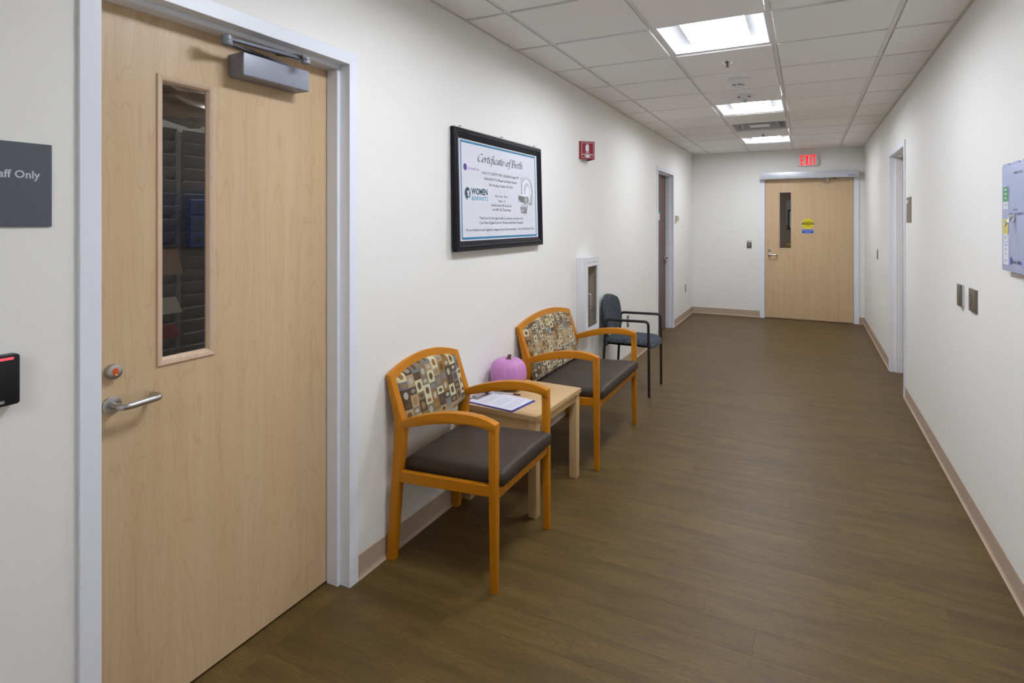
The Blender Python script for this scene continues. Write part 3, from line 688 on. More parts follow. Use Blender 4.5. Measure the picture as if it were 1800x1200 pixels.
def seat_piece(name, label, cat, W, loc, rz, fab, low, dip):
    t = thing(name, label, cat, loc, rz); hw = W/2
    for s in (-1, 1):
        yo, yi = s*hw, s*(hw-.036)
        back = [(.0, 0), (.030, .38), (.040, .50), (.044, .60), (.040, .64), (-.003, .815)]
        frnt = [(.020, .8155), (.082, .64), (.097, .60), (.090, .50), (.073, .38), (.040, 0)]
        b = B(); prism(b, back+frnt, 'y', min(yo, yi), max(yo, yi)); obj('leg', b, 'honey', t, .0025, 2)
        b = B()
        a, c = sorted((yo, s*(hw-.032))); a2, c2 = sorted((s*(hw-.002), s*(hw-.026)))
        loft(b, [[(.5235, a2, 0), (.552, a2, 0), (.552, c2, 0), (.5235, c2, 0)], [(.518, a, .36), (.551, a, .36), (.551, c, .36), (.518, c, .36)], [(.516, a, .668), (.549, a, .668), (.549, c, .668), (.516, c, .668)]])
        obj('leg', b, 'honey', t, .002, 2)
        for fx in ((.0, .0405), (.523, .5525)): bx('foot_pad', 'rubber', t, fx[0]+.002, fx[1]-.002, min(s*(hw-.004), s*(hw-.024)), max(s*(hw-.004), s*(hw-.024)), -.0005, .004)
        b = B(); prism(b, ARM_T+ARM_B, 'y', *sorted((s*(hw+.001), s*(hw-.038)))); obj('armrest', b, 'honeyx', t, .002, 2)
        b = B(); prism(b, [(.060, .352), (.530, .3835), (.530, .428), (.060, .402)], 'y', *sorted((s*(hw-.004), s*(hw-.028)))); obj('side_rail', b, 'honeyx', t, .002, 1)
    bx('front_rail', 'honeyy', t, .522, .546, -(hw-.028), hw-.028, .369, .4135, .002, 1)
    bx('rear_rail', 'honeyy', t, .040, .062, -(hw-.034), hw-.034, .352, .400, .002, 1)
    # arched crest between the posts
    yy = hw-.001; n = 18
    def ct(y): return .8155+.052*(1-(y/yy)**2)
    def cbm(y): return .780+.050*(1-(y/yy)**2)
    secs = []
    for k in range(n+1):
        y = -yy+2*yy*k/n; z1, z0 = ct(y), cbm(y)
        def xb(z): return -.003-(z-.815)*.20
        def xf(z): return .020-(z-.815)*.335
        secs.append([(xb(z1), y, z1), (xf(z1), y, z1), (xf(z0), y, z0), (xb(z0)+.006, y, z0)])
    b = B(); loft(b, secs); obj('crest_rail', b, 'honeyy', t, .002, 1)
    # back pad
    pw = hw-.034
    def zb(y): return low-dip*(1-(y/pw)**2)
    def fpad(u, v, side):
        uu, vv_ = sp1(u), sp1(v); y = pw*uu; z = zb(y)+(cbm(y)+.004-zb(y))*(vv_+1)/2
        e = (ease(uu, 10)*ease(vv_, 8))**.42
        return Vector((xc(z)+(.006+.019*e+.006*(1-vv_*vv_)*(1-uu*uu) if side else -.004-.012*e), y, z))
    b = B(); cushion(b, fpad, 30, 20); obj('back_cushion', b, fab, t, smooth=1.2)
    # seat
    sw = hw-.031
    def fseat(u, v, side):
        uu, vv_ = sp1(u), sp1(v); x = .322+.246*vv_; wid = sw-.004*(1-vv_)
        if vv_ > .9: wid -= .004*(vv_-.9)*10
        e = (ease(uu, 14)*ease(vv_, 12))**.40
        zb_ = .403+.026*(vv_+1)/2
        z = zb_+(.040+.014*e+.009*(1-uu*uu)*(1-.5*vv_*vv_)) if side else zb_-.004-.014*e
        return Vector((x+(.006*e if vv_ > .5 else 0), wid*uu, z))
    b = B(); cushion(b, fseat, 28, 22); obj('seat_cushion', b, 'seat', t, smooth=1.2)
    return t
seat_piece('armchair', 'honey wood armchair with brown seat and oval print back, beside the maple door', 'armchair', .569, (-1.6600, 2.2925, 0), .012, 'fab1', .582, .028)
seat_piece('loveseat', 'wide honey wood loveseat with brown seat beyond the side table', 'loveseat', .890, (-1.6605, 3.735, 0), .004, 'fab2', .468, .0)

# side table
tb = thing('side_table', 'square light maple side table between armchair and loveseat', 'table', (-1.4185, 2.9105, 0), -.036)
dx, dyy = .2285, .290
bx('tabletop', 'table', tb, -dx, dx, -dyy, dyy, .489, .516, .0025, 2)
for sx in (-1, 1):
    for sy in (-1, 1):
        b = B(); x1, y1 = sx*(dx-.008), sy*(dyy-.008); x0, y0 = x1-sx*.046, y1-sy*.046
        box(b, min(x0, x1), max(x0, x1), min(y0, y1), max(y0, y1), 0, .489); obj('leg', b, 'tablev', tb, .003, 2)
for sy in (-1, 1): bx('apron', 'table', tb, -dx+.05, dx-.05, *sorted((sy*(dyy-.014), sy*(dyy-.034))), .424, .489, .001, 1)
for sx in (-1, 1): bx('apron', 'table', tb, *sorted((sx*(dx-.014), sx*(dx-.034))), -dyy+.05, dyy-.05, .446, .489, .001, 1)

# pumpkin
pk = thing('pumpkin', 'pink painted pumpkin with a short brown stem on the side table', 'pumpkin', (-1.548, 2.972, .516), .3)
b = B(); ns, nr = 88, 26; secs = []
for j in range(nr+1):
    a = PI*j/nr; sa = max(0.0, math.sin(a)); row = []
    for k in range(ns):
        q = 2*PI*k/ns; rib = abs(math.sin(q*4.5+.4)); g_ = 1-.050*(1-rib)**3*sa**.6
        rr = .1075*sa**.80*g_
        z = .0945-.0955*math.copysign(abs(math.cos(a))**.88, math.cos(a))
        dent = .019*math.exp(-(rr/.035)**2); z += dent if j < nr/2 else -dent
        row.append((rr*math.cos(q) if rr > 1e-5 else 1e-5*math.cos(q), rr*math.sin(q) if rr > 1e-5 else 1e-5*math.sin(q), max(z, .0005)))
    secs.append(row)
loft(b, secs); obj('flesh', b, 'pink', pk, smooth=1.2)
b = B(); secs = []
for h, r, ox in ((0, .026, 0), (.004, .019, 0), (.010, .0115, .001), (.020, .0095, .004), (.028, .0105, .007), (.031, .0095, .008)):
    secs.append([(ox+r*(1+.16*math.cos(5*2*PI*k/20))*math.cos(2*PI*k/20), r*(1+.16*math.cos(5*2*PI*k/20))*math.sin(2*PI*k/20), 0.1705+h) for k in range(20)])
loft(b, secs); obj('stem', b, 'stem', pk, smooth=.9)

# clipboard with form, clip and pen
cbd = thing('clipboard', 'navy blue clipboard with a printed form on the side table', 'clipboard', (-1.4835, 2.7490, .5160), -.126)
b = B(); prism(b, [(x, z) for x, z in rrect(-.159, .159, -.113, .113, .010)], 'z', 0, .0030); obj('board', b, 'navy', cbd, .0006, 1)
fm = obj('form_sheet', (lambda b: (box(b, -.143, .143, -.101, .113, .0032, .0044), b)[1])(B()), 'paper', cbd)
rr = random.Random(3)
for k in range(17):
    x = -.075+k*.0122
    if k in (4, 11): continue
    b = B(); x1 = -.088+rr.random()*.02; x2 = .098-rr.random()*.075
    b.faces.new([b.verts.new(p) for p in ((x, x1, .00475), (x+.0042, x1, .00475), (x+.0042, x2, .00475), (x, x2, .00475))]); obj('printed_line', b, 'textgrey', fm, keep=True)
for x in (.045, .128):
    b = B(); lathe(b, [(0, 0), (.0032, 0), (0, .0003)], 12, Matrix.Translation((x, .104, .0046))); obj('punched_hole', b, 'ink', fm)
b = B(); box(b, -.158, -.105, -.060, .060, .0048, .0065); prism(b, [(-.150, .006), (-.118, .006), (-.112, .016), (-.118, .0225), (-.136, .024), (-.150, .018)], 'y', -.055, .055); obj('clip', b, 'steel', cbd, .0015, 1)
b = B(); tube(b, [(-.110, -.070, .0075), (-.110, .070, .0075)], .0035, 10); obj('clip_bar', b, 'chrome', cbd, smooth=.6)
pen = thing('pen', 'dark red capped pen lying across the clipboard beside the clip', 'pen', (-1.4935, 2.868, .5215), .12)
b = B(); tube(b, [(-.070, 0, .0035), (-.066, 0, .0038), (.030, 0, .0038), (.034, 0, .0038)], [.0012, .0036, .0036, .0036], 10); obj('barrel', b, 'plate', pen, smooth=.6)
b = B(); tube(b, [(.030, 0, .0038), (.070, 0, .0038), (.072, 0, .0038)], [.0044, .0044, .003], 10); obj('cap', b, 'ink', pen, smooth=.6)
kt = thing('key_tag', 'small red tag clipped on the clipboard clip', 'tag', (-1.5960, 2.800, .5405), .35)
b = B(); prism(b, rrect(-.022, .022, -.009, .009, .004), 'z', 0, .004); obj('tag_body', b, flat('maroon_tag', (.11, .03, .03), .5), kt, .0008, 1)

# black metal chair with blue fabric
bc = thing('stacking_chair', 'black metal armchair with dark blue patterned seat beyond the loveseat', 'chair', (-1.40, 5.0975, 0), 0)
FX, RX, YW = .207, -.176, .2275
for s in (-1, 1):
    b = B(); tube(b, fillet([(FX+.003, s*YW, 0), (FX, s*YW, .36), (FX-.004, s*YW, .640), (RX+.005, s*YW, .632), (RX-.002, s*YW, .50), (RX-.030, s*YW, 0)], .035, 5), .0115, 14); obj('side_frame', b, 'blackmetal', bc, smooth=.7)
    for q in ((FX+.003), (RX-.030)):
        b = B(); lathe(b, [(0, 0), (.0125, 0), (.0125, .012), (0, .013)], 16, Matrix.Translation((q, s*YW, -.0003))); obj('foot_cap', b, 'rubber', bc, smooth=.5)
    b = B(); tube(b, fillet([(-.12, s*.15, .415), (-.176, s*.15, .43), (-.196, s*.15, .60)], .03, 4), .009, 10); obj('back_support', b, 'blackmetal', bc, smooth=.7)
for x in (FX-.002, -.172):
    b = B(); tube(b, [(x, -YW, .408), (x, YW, .408)], .0095, 12); obj('cross_tube', b, 'blackmetal', bc, smooth=.7)
b = B(); cushion(b, lambda u, v, s_: Vector(((.02+.20*sp1(v)), .195*sp1(u)*(1-.06*abs(sp1(v))**4), .412+(.008*ease(sp1(u), 6)*ease(sp1(v), 6) if s_ else 0))), 12, 12); obj('seat_pan', b, 'blackmetal', bc, smooth=1)
def fbs(u, v, side):
    uu, vv_ = sp1(u), sp1(v); r = 1-.10*abs(uu)**4*abs(vv_)**4
    x = .022+.228*vv_*(1-.10*uu*uu if vv_ > 0 else 1); y = .207*uu*(1-.07*abs(vv_)**4)
    e = (ease(uu, 8)*ease(vv_, 8))**.45; drop = .022*max(0, vv_-.45)**2/.30
    return Vector((x, y, .430+(.014+.026*e if side else -.008*e)-drop))
b = B(); cushion(b, fbs, 24, 22); obj('seat_cushion', b, 'bluefab', bc, smooth=1.2)
def fbb(u, v, side):
    uu, vv_ = sp1(u), sp1(v); wz = .242*(1-.30*max(0, vv_)**3-.20*max(0, -vv_)**3)
    z = .662+.165*vv_*(1-.22*uu*uu if vv_ > 0 else 1-.10*uu*uu)
    e = (ease(uu, 7)*ease(vv_, 7))**.45
    return Vector((-.205-.14*(z-.662)-.03*(1-uu*uu)+(.008+.020*e if side else -.005-.008*e)+.02, wz*uu, z))
b = B(); cushion(b, fbb, 24, 20); obj('back_cushion', b, 'bluefab', bc, smooth=1.2)

# ------------------------------------------------------------------ wall fittings, left wall
s1 = thing('room_sign', 'dark slate sign reading Staff Only beside the maple door frame', 'sign', WL(.6455, 1.5822), RL)
b = B(); box(b, -.105, .100, -.005, -.0002, -.1005, .1008); obj('plate', b, 'slate', s1, .0008, 1)
text('Staff Only', -.0270, .0752, .0160, .0187, -.0056, 'signtext', s1, bold=.022)
cr = thing('card_reader', 'black card reader with a red light bar left of the maple door', 'card reader', WL(.640, 1.130), RL)
b = B(); prism(b, rrect(-.040, .0325, -.061, .056, .007), 'y', -.026, -.0003); obj('body', b, 'black', cr, .003, 2)
b = B(); prism(b, rrect(-.032, .020, .0445, .0500, .0025), 'y', -.0275, -.0255); obj('light_bar', b, 'glow_bar', cr)
b = B(); poly(b, rect(-.020, .0030, -.0548, -.0470), -.0263); obj('name_plate', b, 'sg3', cr, keep=True)
text('HID', -.016, .0010, -.0530, .0042, -.0266, 'signtext', cr, bold=.02)

# framed certificate
pt = thing('certificate', 'black framed birth certificate poster above the armchair', 'framed poster', WL(3.0880, 1.6640, .021), RL)
pt.rotation_euler = (math.radians(-1.4), 0, RL)
Wp, Hp = 1.105/2, .662/2
prof = [(0, .012), (0, -.010), (.004, -.014), (.011, -.014), (.014, -.011), (.020, -.011), (.024, -.015), (.031, -.013), (.034, -.009), (.041, -.008), (.045, -.005), (.055, -.003), (.055, .004), (.02, .012)]
C = [(-Wp, -Hp, 1, 1), (Wp, -Hp, -1, 1), (Wp, Hp, -1, -1), (-Wp, Hp, 1, -1)]
for k in range(4):
    a, c = C[k], C[(k+1) % 4]; b = B(); loft(b, [[(q[0]+q[2]*p, y, q[1]+q[3]*p) for p, y in prof] for q in (a, c)]); obj('moulding', b, 'pframe', pt, smooth=.4)
b = B(); box(b, -.505, .505, -.0008, .006, -.30, .30); sheet = obj('poster_sheet', b, 'paper', pt)
y1 = -.0014
b = B()
for q in (rect(-.481, .472, .258, .269), rect(-.481, .472, -.269, -.257), rect(-.481, -.471, -.257, .258), rect(.462, .472, -.257, .258)): poly(b, q, y1)
obj('border_line', b, 'teal', sheet, keep=True)
for x in (-.47, .0, .47):
    b = B(); tube(b, [(x, .012, .331), (x-.004, .002, .345), (x+.003, -.006, .340)], .0022, 8); obj('hanger', b, 'bronze', pt)
# calligraphic title drawn with a broad nib
def crom(P, n=6):
    P = [Vector(p) for p in P]; Q = [P[0]*2-P[1]]+P+[P[-1]*2-P[-2]]; o = []
    for i in range(1, len(Q)-2):
        for k in range(n):
            t = k/n; a, b_, c, d = Q[i-1:i+3]
            o.append(.5*((2*b_)+(c-a)*t+(2*a-5*b_+4*c-d)*t*t+(3*b_-a-3*c+d)*t**3))
    return o+[P[-1]]
GL = {  # strokes on a grid where the small letters are one unit tall; last value is the advance
 'C': ([[(1.02, 1.52), (.80, 1.68), (.45, 1.55), (.14, 1.0), (.14, .40), (.42, .02), (.78, .10), (1.02, .34)]], 1.02),
 'e': ([[(.14, .50), (.52, .62), (.60, .86), (.40, 1.0), (.16, .76), (.10, .36), (.28, .02), (.62, .22)]], .66),
 'r': ([[(.08, .88), (.20, 1.0), (.20, .5), (.18, .0)], [(.20, .62), (.40, .92), (.58, .92)]], .56),
 't': ([[(.26, 1.42), (.24, .8), (.22, .22), (.36, .0), (.54, .16)], [(.04, .98), (.30, 1.0), (.54, 1.0)]], .52),
 'i': ([[(.08, .86), (.20, 1.0), (.20, .55), (.20, .18), (.30, .02), (.46, .18)], [(.22, 1.36), (.28, 1.44)]], .44),
 'f': ([[(.74, 1.62), (.58, 1.74), (.42, 1.50), (.36, .8), (.30, .0), (.20, -.52), (.02, -.62)], [(.12, .98), (.38, 1.0), (.62, 1.0)]], .54),
 'c': ([[(.60, .84), (.46, .99), (.24, .86), (.10, .46), (.22, .06), (.42, .02), (.62, .24)]], .62),
 'a': ([[(.58, .92), (.36, 1.0), (.14, .68), (.10, .24), (.26, .02), (.50, .40), (.60, .96), (.58, .40), (.62, .04), (.78, .18)]], .76),
 'o': ([[(.40, 1.0), (.16, .74), (.12, .26), (.34, .0), (.60, .24), (.64, .74), (.40, 1.0)]], .72),
 'B': ([[(.16, 1.60), (.18, .8), (.16, .0)], [(-.06, 1.40), (.12, 1.62), (.50, 1.64), (.74, 1.38), (.58, 1.0), (.24, .88)], [(.30, .90), (.72, .80), (.80, .36), (.52, .02), (.08, .02)]], .92),
 'h': ([[(.10, 1.58), (.22, 1.70), (.20, .8), (.16, .0)], [(.20, .60), (.44, .98), (.60, .84), (.58, .34), (.62, .02), (.80, .18)]], .78), ' ': ([], .46)}
def calligraphy(word, x0, x1, z, xh, y, m, parent):
    adv = sum(GL[c][1] for c in word); k = (x1-x0)/adv; b = B(); cx = 0; ang = math.radians(38)
    n1 = Vector((math.cos(ang), math.sin(ang)))*.105; n2 = Vector((-math.sin(ang), math.cos(ang)))*.030
    for ch in word:
        for st in GL[ch][0]:
            P = crom([Vector(p) for p in st])
            for p, q in zip(P, P[1:]):
                for n in (n1, n2):
                    pts = [p+n, q+n, q-n, p-n]
                    if abs((pts[1]-pts[0]).cross(pts[3]-pts[0])) < 1e-6: continue
                    b.faces.new([b.verts.new((x0+(cx+v.x+.17*v.y-.06)*k, y, z+v.y*xh)) for v in pts])
        cx += GL[ch][1]
    return obj('lettering', b, m, parent, keep=True)
calligraphy('Certificate of Birth', -.300, .272, .167, .0275, y1, 'ink', sheet)
text('THIS IS TO CERTIFY THAT: GE SIGNA Voyager MR', -.253, .214, .0995, .0165, y1, 'ink', sheet)
text('WAS BORN TO: Women and Infants Hospital', -.229, .186, .0675, .0165, y1, 'ink', sheet)
text('ON: Monday October 7th, 2024', -.175, .130, .0345, .0165, y1, 'ink', sheet)
text('Bore Size: 70cm', -.100, .057, -.0270, .0155, y1, 'ink', sheet)
text('Tesla: 1.5', -.070, .024, -.0550, .0155, y1, 'ink', sheet)
text('Enabled with AIR Recon DL', -.152, .109, -.0815, .0155, y1, 'ink', sheet)
text('and AIR Coil Technology', -.138, .099, -.1075, .0155, y1, 'ink', sheet)
text('Thank you for the opportunity to continue to partner with', -.291, .264, -.1580, .0155, y1, 'ink', sheet)
text('Care New England and the Women and Infants Hospital', -.291, .263, -.1850, .0155, y1, 'ink', sheet)
text('We are thrilled to work together in support of you & the community. \u2013 Your GE Healthcare Team', -.441, .426, -.2250, .0155, y1, 'ink', sheet)
text('GE HealthCare', -.405, -.287, .1150, .0150, y1, 'purple2', sheet)
fl('round_emblem', 'purple', sheet, ell(-.4335, .126, .0185, .0190, 32), y1)
b = B()
for pts in (crom([Vector(p) for p in ((-.006, .004), (-.002, .008), (-.002, .001), (-.008, -.004), (-.004, -.008), (.0, -.004))]), crom([Vector(p) for p in ((.008, .006), (.003, .008), (.002, .002), (.007, -.001), (.003, -.008), (-.001, -.006))])):
    for p, q in zip(pts, pts[1:]):
        d = (q-p).normalized(); n = Vector((-d.y, d.x))*.0011
        b.faces.new([b.verts.new((-.4335+v.x, y1-.0006, .126+v.y)) for v in (p+n, p-n, q-n, q+n)])
ring = [(.0150, .0162)]
for k in range(32):
    a, c = 2*PI*k/32, 2*PI*(k+1)/32
    b.faces.new([b.verts.new((-.4335+r*math.cos(g), y1-.0006, .126+r*math.sin(g))) for r, g in ((.0148, a), (.0158, a), (.0158, c), (.0148, c))])
obj('monogram', b, 'purple2', sheet, keep=True)
text('WOMEN', -.375, -.193, -.0190, .0345, y1, 'tealdark', sheet, bold=.035)
text('&INFANTS', -.373, -.191, -.0530, .0250, y1, 'teallight', sheet, bold=.012)
b = B(); poly(b, [(-.4165, -.053), (-.434, -.042), (-.4435, -.020), (-.440, .000), (-.428, .013), (-.414, .0175), (-.398, .013), (-.386, .001), (-.382, -.015), (-.385, -.030), (-.393, -.040), (-.402, -.0405), (-.408, -.036), (-.414, -.041)], y1); obj('leaf_emblem', b, 'tealdark', sheet, keep=True)
b = B()
for q in ([(-.421, -.004), (-.412, -.001), (-.404, -.006), (-.397, .001), (-.391, .002), (-.394, -.008), (-.397, -.018), (-.397, -.026), (-.392, -.031), (-.398, -.033), (-.407, -.031), (-.411, -.034), (-.416, -.028), (-.413, -.020), (-.416, -.012)],): poly(b, q, y1-.0006)
obj('figure_emblem', b, 'paper', sheet, keep=True)
# printed picture of the scanner
def pic(m, pts, k): fl('scanner_picture', m, sheet, pts, y1-.0004*k)
pic('sg2', [(.372, -.064), (.406, -.063), (.416, -.02), (.421, .03), (.410, .075), (.390, .105), (.360, .120), (.330, .110), (.330, -.03)], 0)
pic('sg1', [(.241, .114), (.372, .122), (.376, .108), (.392, .09), (.403, .05), (.404, .0), (.395, -.04), (.372, -.055), (.33, -.03), (.252, -.008), (.243, .02)], 1)
pic('sg4', ell(.327, .036, .066, .067), 2); pic('sg1', ell(.331, .034, .048, .050), 3); pic('sg4', ell(.340, .028, .027, .032), 4)
for x, z in ((.256, .058), (.254, .036), (.254, .012), (.392, .046), (.397, .022)): pic('sg2' if x < .3 else 'sg4', ell(x, z, .006, .007, 12), 3)
pic('sg4', [(.214, .004), (.352, .008), (.360, -.004), (.345, -.012), (.216, -.006)], 5)
pic('sg3', [(.206, -.004), (.284, -.010), (.288, -.048), (.205, -.042)], 6); pic('sg4', rect(.210, .228, -.040, -.034), 7)
pic('sg2', [(.284, -.010), (.345, -.006), (.352, -.03), (.330, -.085), (.318, -.118), (.296, -.112), (.288, -.048)], 6)
pic('sg1', [(.300, -.02), (.322, -.018), (.316, -.04), (.300, -.045)], 7); pic('sg1', [(.305, -.055), (.335, -.045), (.330, -.07), (.306, -.085)], 7)
pic('sg1', [(.238, -.062), (.300, -.058), (.316, -.074), (.232, -.076)], 7); pic('sg2', [(.232, -.076), (.318, -.076), (.314, -.120), (.238, -.116), (.244, -.096), (.234, -.092)], 6); pic('sg4', rect(.252, .268, -.104, -.098), 8)

# projecting fire extinguisher sign (vee shaped)
fe = thing('extinguisher_sign', 'red projecting fire extinguisher sign high on the wall', 'sign', WL(4.568, 2.081), RL)
hd, dp, hh = .1065, .096, .0735
for s in (-1, 1):
    b = B(); p0, p1 = (s*hd, -.0005), (0, -dp); q0, q1 = (s*(hd-.004), -.0005), (0, -dp+.004)
    prism(b, [p0, p1, q1, q0], 'z', -hh, hh); face = obj('sign_face', b, 'red', fe)
bx('back_flange', 'red', fe, -hd-.004, -hd+.02, -.002, 0, -hh, hh)
def onface(name, m, pts, k):
    # points (u along the left face from wall to ridge 0..1, v height)
    b = B(); L = math.hypot(hd, dp); nx, ny = -dp/L, -hd/L
    b.faces.new([b.verts.new((-hd+hd*u+nx*.0006*k, -.0005-(dp-.0005)*u+ny*.0006*k, v)) for u, v in pts]); return obj(name, b, m, fe, keep=True)
o_, i_ = rrect(.15, .93, -.062, .064, .02), rrect(.17, .91, -.0595, .0615, .018)
b = B(); L = math.hypot(hd, dp); nx, ny = -dp/L, -hd/L
def fp(u, v, k=1): return (-hd+hd*u+nx*.0006*k, -.0005-(dp-.0005)*u+ny*.0006*k, v)
for k in range(len(o_)):
    j = (k+1) % len(o_); b.faces.new([b.verts.new(fp(*q)) for q in (o_[k], o_[j], i_[j], i_[k])])
obj('sign_border', b, 'paper', fe, keep=True)
onface('extinguisher_symbol', 'paper', [(.44, -.010), (.62, -.010), (.62, .034), (.60, .043), (.58, .046), (.58, .056), (.50, .056), (.50, .046), (.46, .044), (.43, .044), (.41, .036), (.41, .0), (.44, -.004)], 1)
onface('arrow_symbol', 'paper', [(.33, -.044), (.73, -.044), (.73, -.047), (.53, -.060), (.33, -.047)], 1)
onface('arrow_symbol', 'paper', [(.42, -.040), (.64, -.040), (.64, -.044), (.42, -.044)], 1)
for body, u0, u1, z in (('FIRE', .42, .64, -.0255), ('EXTINGUISHER', .19, .89, -.0385)):
    tx = text(body, u0, u1, z, .0095, 0, 'paper', fe, bold=.02)
    for v in tx.data.vertices: v.co = fp(v.co.x, v.co.z)

# fire extinguisher cabinet
cb_ = thing('extinguisher_cabinet', 'white wall cabinet with a glazed door holding a fire extinguisher', 'cabinet', WL(4.558, .882), RL)
hw, z0, z1, dp = .164, -.316, .316, .083
b = B()
for q in ((-hw, -hw+.012, -dp+.018, 0, z0, z1), (hw-.012, hw, -dp+.018, 0, z0, z1), (-hw+.012, hw-.012, -dp+.018, 0, z1-.012, z1), (-hw+.012, hw-.012, -dp+.018, 0, z0, z0+.012)): box(b, *q)
obj('body', b, 'white', cb_, .004, 2)
bx('cabinet_back', 'plate', cb_, -hw+.012, hw-.012, -.004, 0, z0+.012, z1-.012)
b = B(); gw0, gw1, gz0, gz1 = -hw+.050, hw-.040, z0+.055, z1-.075
for q in ((-hw-.002, gw0, z0-.002, z1+.002), (gw1, hw+.002, z0-.002, z1+.002), (gw0, gw1, z0-.002, gz0), (gw0, gw1, gz1, z1+.002)): box(b, q[0], q[1], -dp, -dp+.018, q[2], q[3])
cdoor = obj('door', b, 'white', cb_)
bx('pane', 'glassdark', cdoor, gw0, gw1, -dp+.008, -dp+.011, gz0, gz1)
bx('seam_line', 'red', cdoor, gw0-.012, gw1+.006, -dp-.0006, -dp+.001, gz1+.030, gz1+.033)
b = B(); tube(b, fillet([(gw0+.006, -dp, .02), (gw0+.006, -dp-.022, .02), (gw0+.006, -dp-.022, -.10), (gw0+.006, -dp, -.10)], .01, 3), .006, 10); obj('pull_handle', b, 'steel', cdoor, smooth=.6)
ex = thing('fire_extinguisher', 'red fire extinguisher inside the white wall cabinet', 'fire extinguisher', WL(4.488, .59, .034), RL)
b = B(); lathe(b, [(0, 0), (.024, 0), (.027, .006), (.027, .30), (.022, .325), (.014, .342), (.012, .36), (0, .36)], 28); obj('cylinder', b, 'extinguisher', ex, smooth=.5)
b = B(); box(b, -.011, .011, -.011, .011, .36, .385); box(b, -.055, .012, -.007, .007, .385, .392); box(b, -.055, .012, -.006, .006, .368, .373); obj('valve', b, 'black', ex, .001, 1)
b = B(); tube(b, fillet([(.012, 0, .375), (.05, 0, .40), (.075, -.004, .33), (.068, -.008, .22)], .05, 6), .006, 8); obj('hose', b, 'white', ex, smooth=.7)
for z in (.13, .215):
    b = B(); lathe(b, [(.0275, z), (.0280, z), (.0280, z+.018), (.0275, z+.018)], 28); obj('strap', b, 'navy', ex, smooth=.5)

# thermostat and outlets on the left wall
th_ = thing('thermostat', 'small almond thermostat between the dark wood door and the corner', 'thermostat', WL(8.405, 1.530), RL)
b = B(); box(b, -.075, .06, -.028, 0, -.038, .042); obj('housing', b, 'almond', th_, .004, 2); bx('display', 'bronze', th_, .0, .045, -.0292, -.027, -.018, .02); bx('bracket', 'almond', th_, -.078, -.06, -.012, 0, -.07, .04)
def plate(name, label, cat, loc, rz, m, kind, group=None):
    t = thing(name, label, cat, loc, rz, group)
    b = B(); box(b, -.035, .035, -.006, -.0003, -.0575, .0575); obj('cover_plate', b, m, t, .0015, 2)
    if kind == 'outlet':
        for z in (-.02, .02):
            b = B(); prism(b, rrect(-.0165, .0165, z-.0145, z+.0145, .008), 'y', -.0085, -.005); s_ = obj('socket', b, 'plate', t)
            for x in (-.006, .006): bx('slot', 'ink', s_, x-.0012, x+.0012, -.0090, -.0084, z-.004, z+.006)
    elif kind == 'switch':
        b = B(); box(b, -.012, .012, -.009, -.005, -.022, .022); obj('rocker', b, 'steel', t, .001, 1); bx('switch_label', 'plate', t, -.03, .03, -.0066, -.0058, .038, .050)
    elif kind == 'key':
        b = B(); lathe(b, [(0, 0), (.014, 0), (.014, .006), (0, .006)], 24, at(0, -.005, 0)); obj('key_switch', b, 'steel', t, smooth=.5); bx('switch_label', 'plate', t, -.03, .03, -.0066, -.0058, .034, .050)
        b = B(); lathe(b, [(0, 0), (.003, 0), (.003, .002), (0, .002)], 12, at(0, -.011, 0)); obj('keyhole', b, 'ink', t)
    return t
plate('outlet', 'bronze outlet plate on the wall behind the black chair', 'outlet', WL(5.900, .450), RL, 'bronze', 'outlet')
plate('outlet', 'bronze outlet plate low between the dark wood door and the corner', 'outlet', WL(9.115, .461), RL, 'bronze', 'outlet')

# ------------------------------------------------------------------ end wall fittings
plate('key_switch', 'steel key switch plate left of the door under the exit sign', 'switch', (-.802, YE, 1.130), 0, 'bronze', 'key')
exs = thing('exit_sign', 'lit red and white exit sign above the door operator', 'exit sign', (.0134, YE, 2.4095), 0)
b = B(); prism(b, rrect(-.148, .148, -.0875, .0875, .030, 6), 'y', -.045, -.0003); obj('housing', b, 'plate', exs, .004, 2)
def letters(m, g, y):
    b = B(); z0, z1 = -.0745-g, .0735+g; t_ = .0105+g
    def r(a, b_, c, d): prism(b, rect(a, b_, c, d), 'y', y, y+.003)
    X = -.0960
    r(X-g, X+.017+g, z0, z1)
    for zc in (-.0655, .0, .0645): r(X-g, X+.045+g, zc-.009-g, zc+.009+g)
    X = -.0325
    for s in (1, -1):
        q = [(X-g if s > 0 else X+.046+g, z0), (X+.017+g if s > 0 else X+.029-g, z0), (X+.046+g if s > 0 else X+g*-1, z1), (X+.029-g if s > 0 else X+.017+g, z1)]
        prism(b, q, 'y', y, y+.003)
    r(.0290-g, .0460+g, z0, z1)
    r(.0625-g, .1090+g, z1-.018-g*2, z1); r(.0770-g, .0940+g, z0, z1)
    return obj('exit_letters' if g == 0 else 'letter_halo', b, m, exs)
letters('glow_pink', .0030, -.0465); letters('glow_red', 0, -.0480)

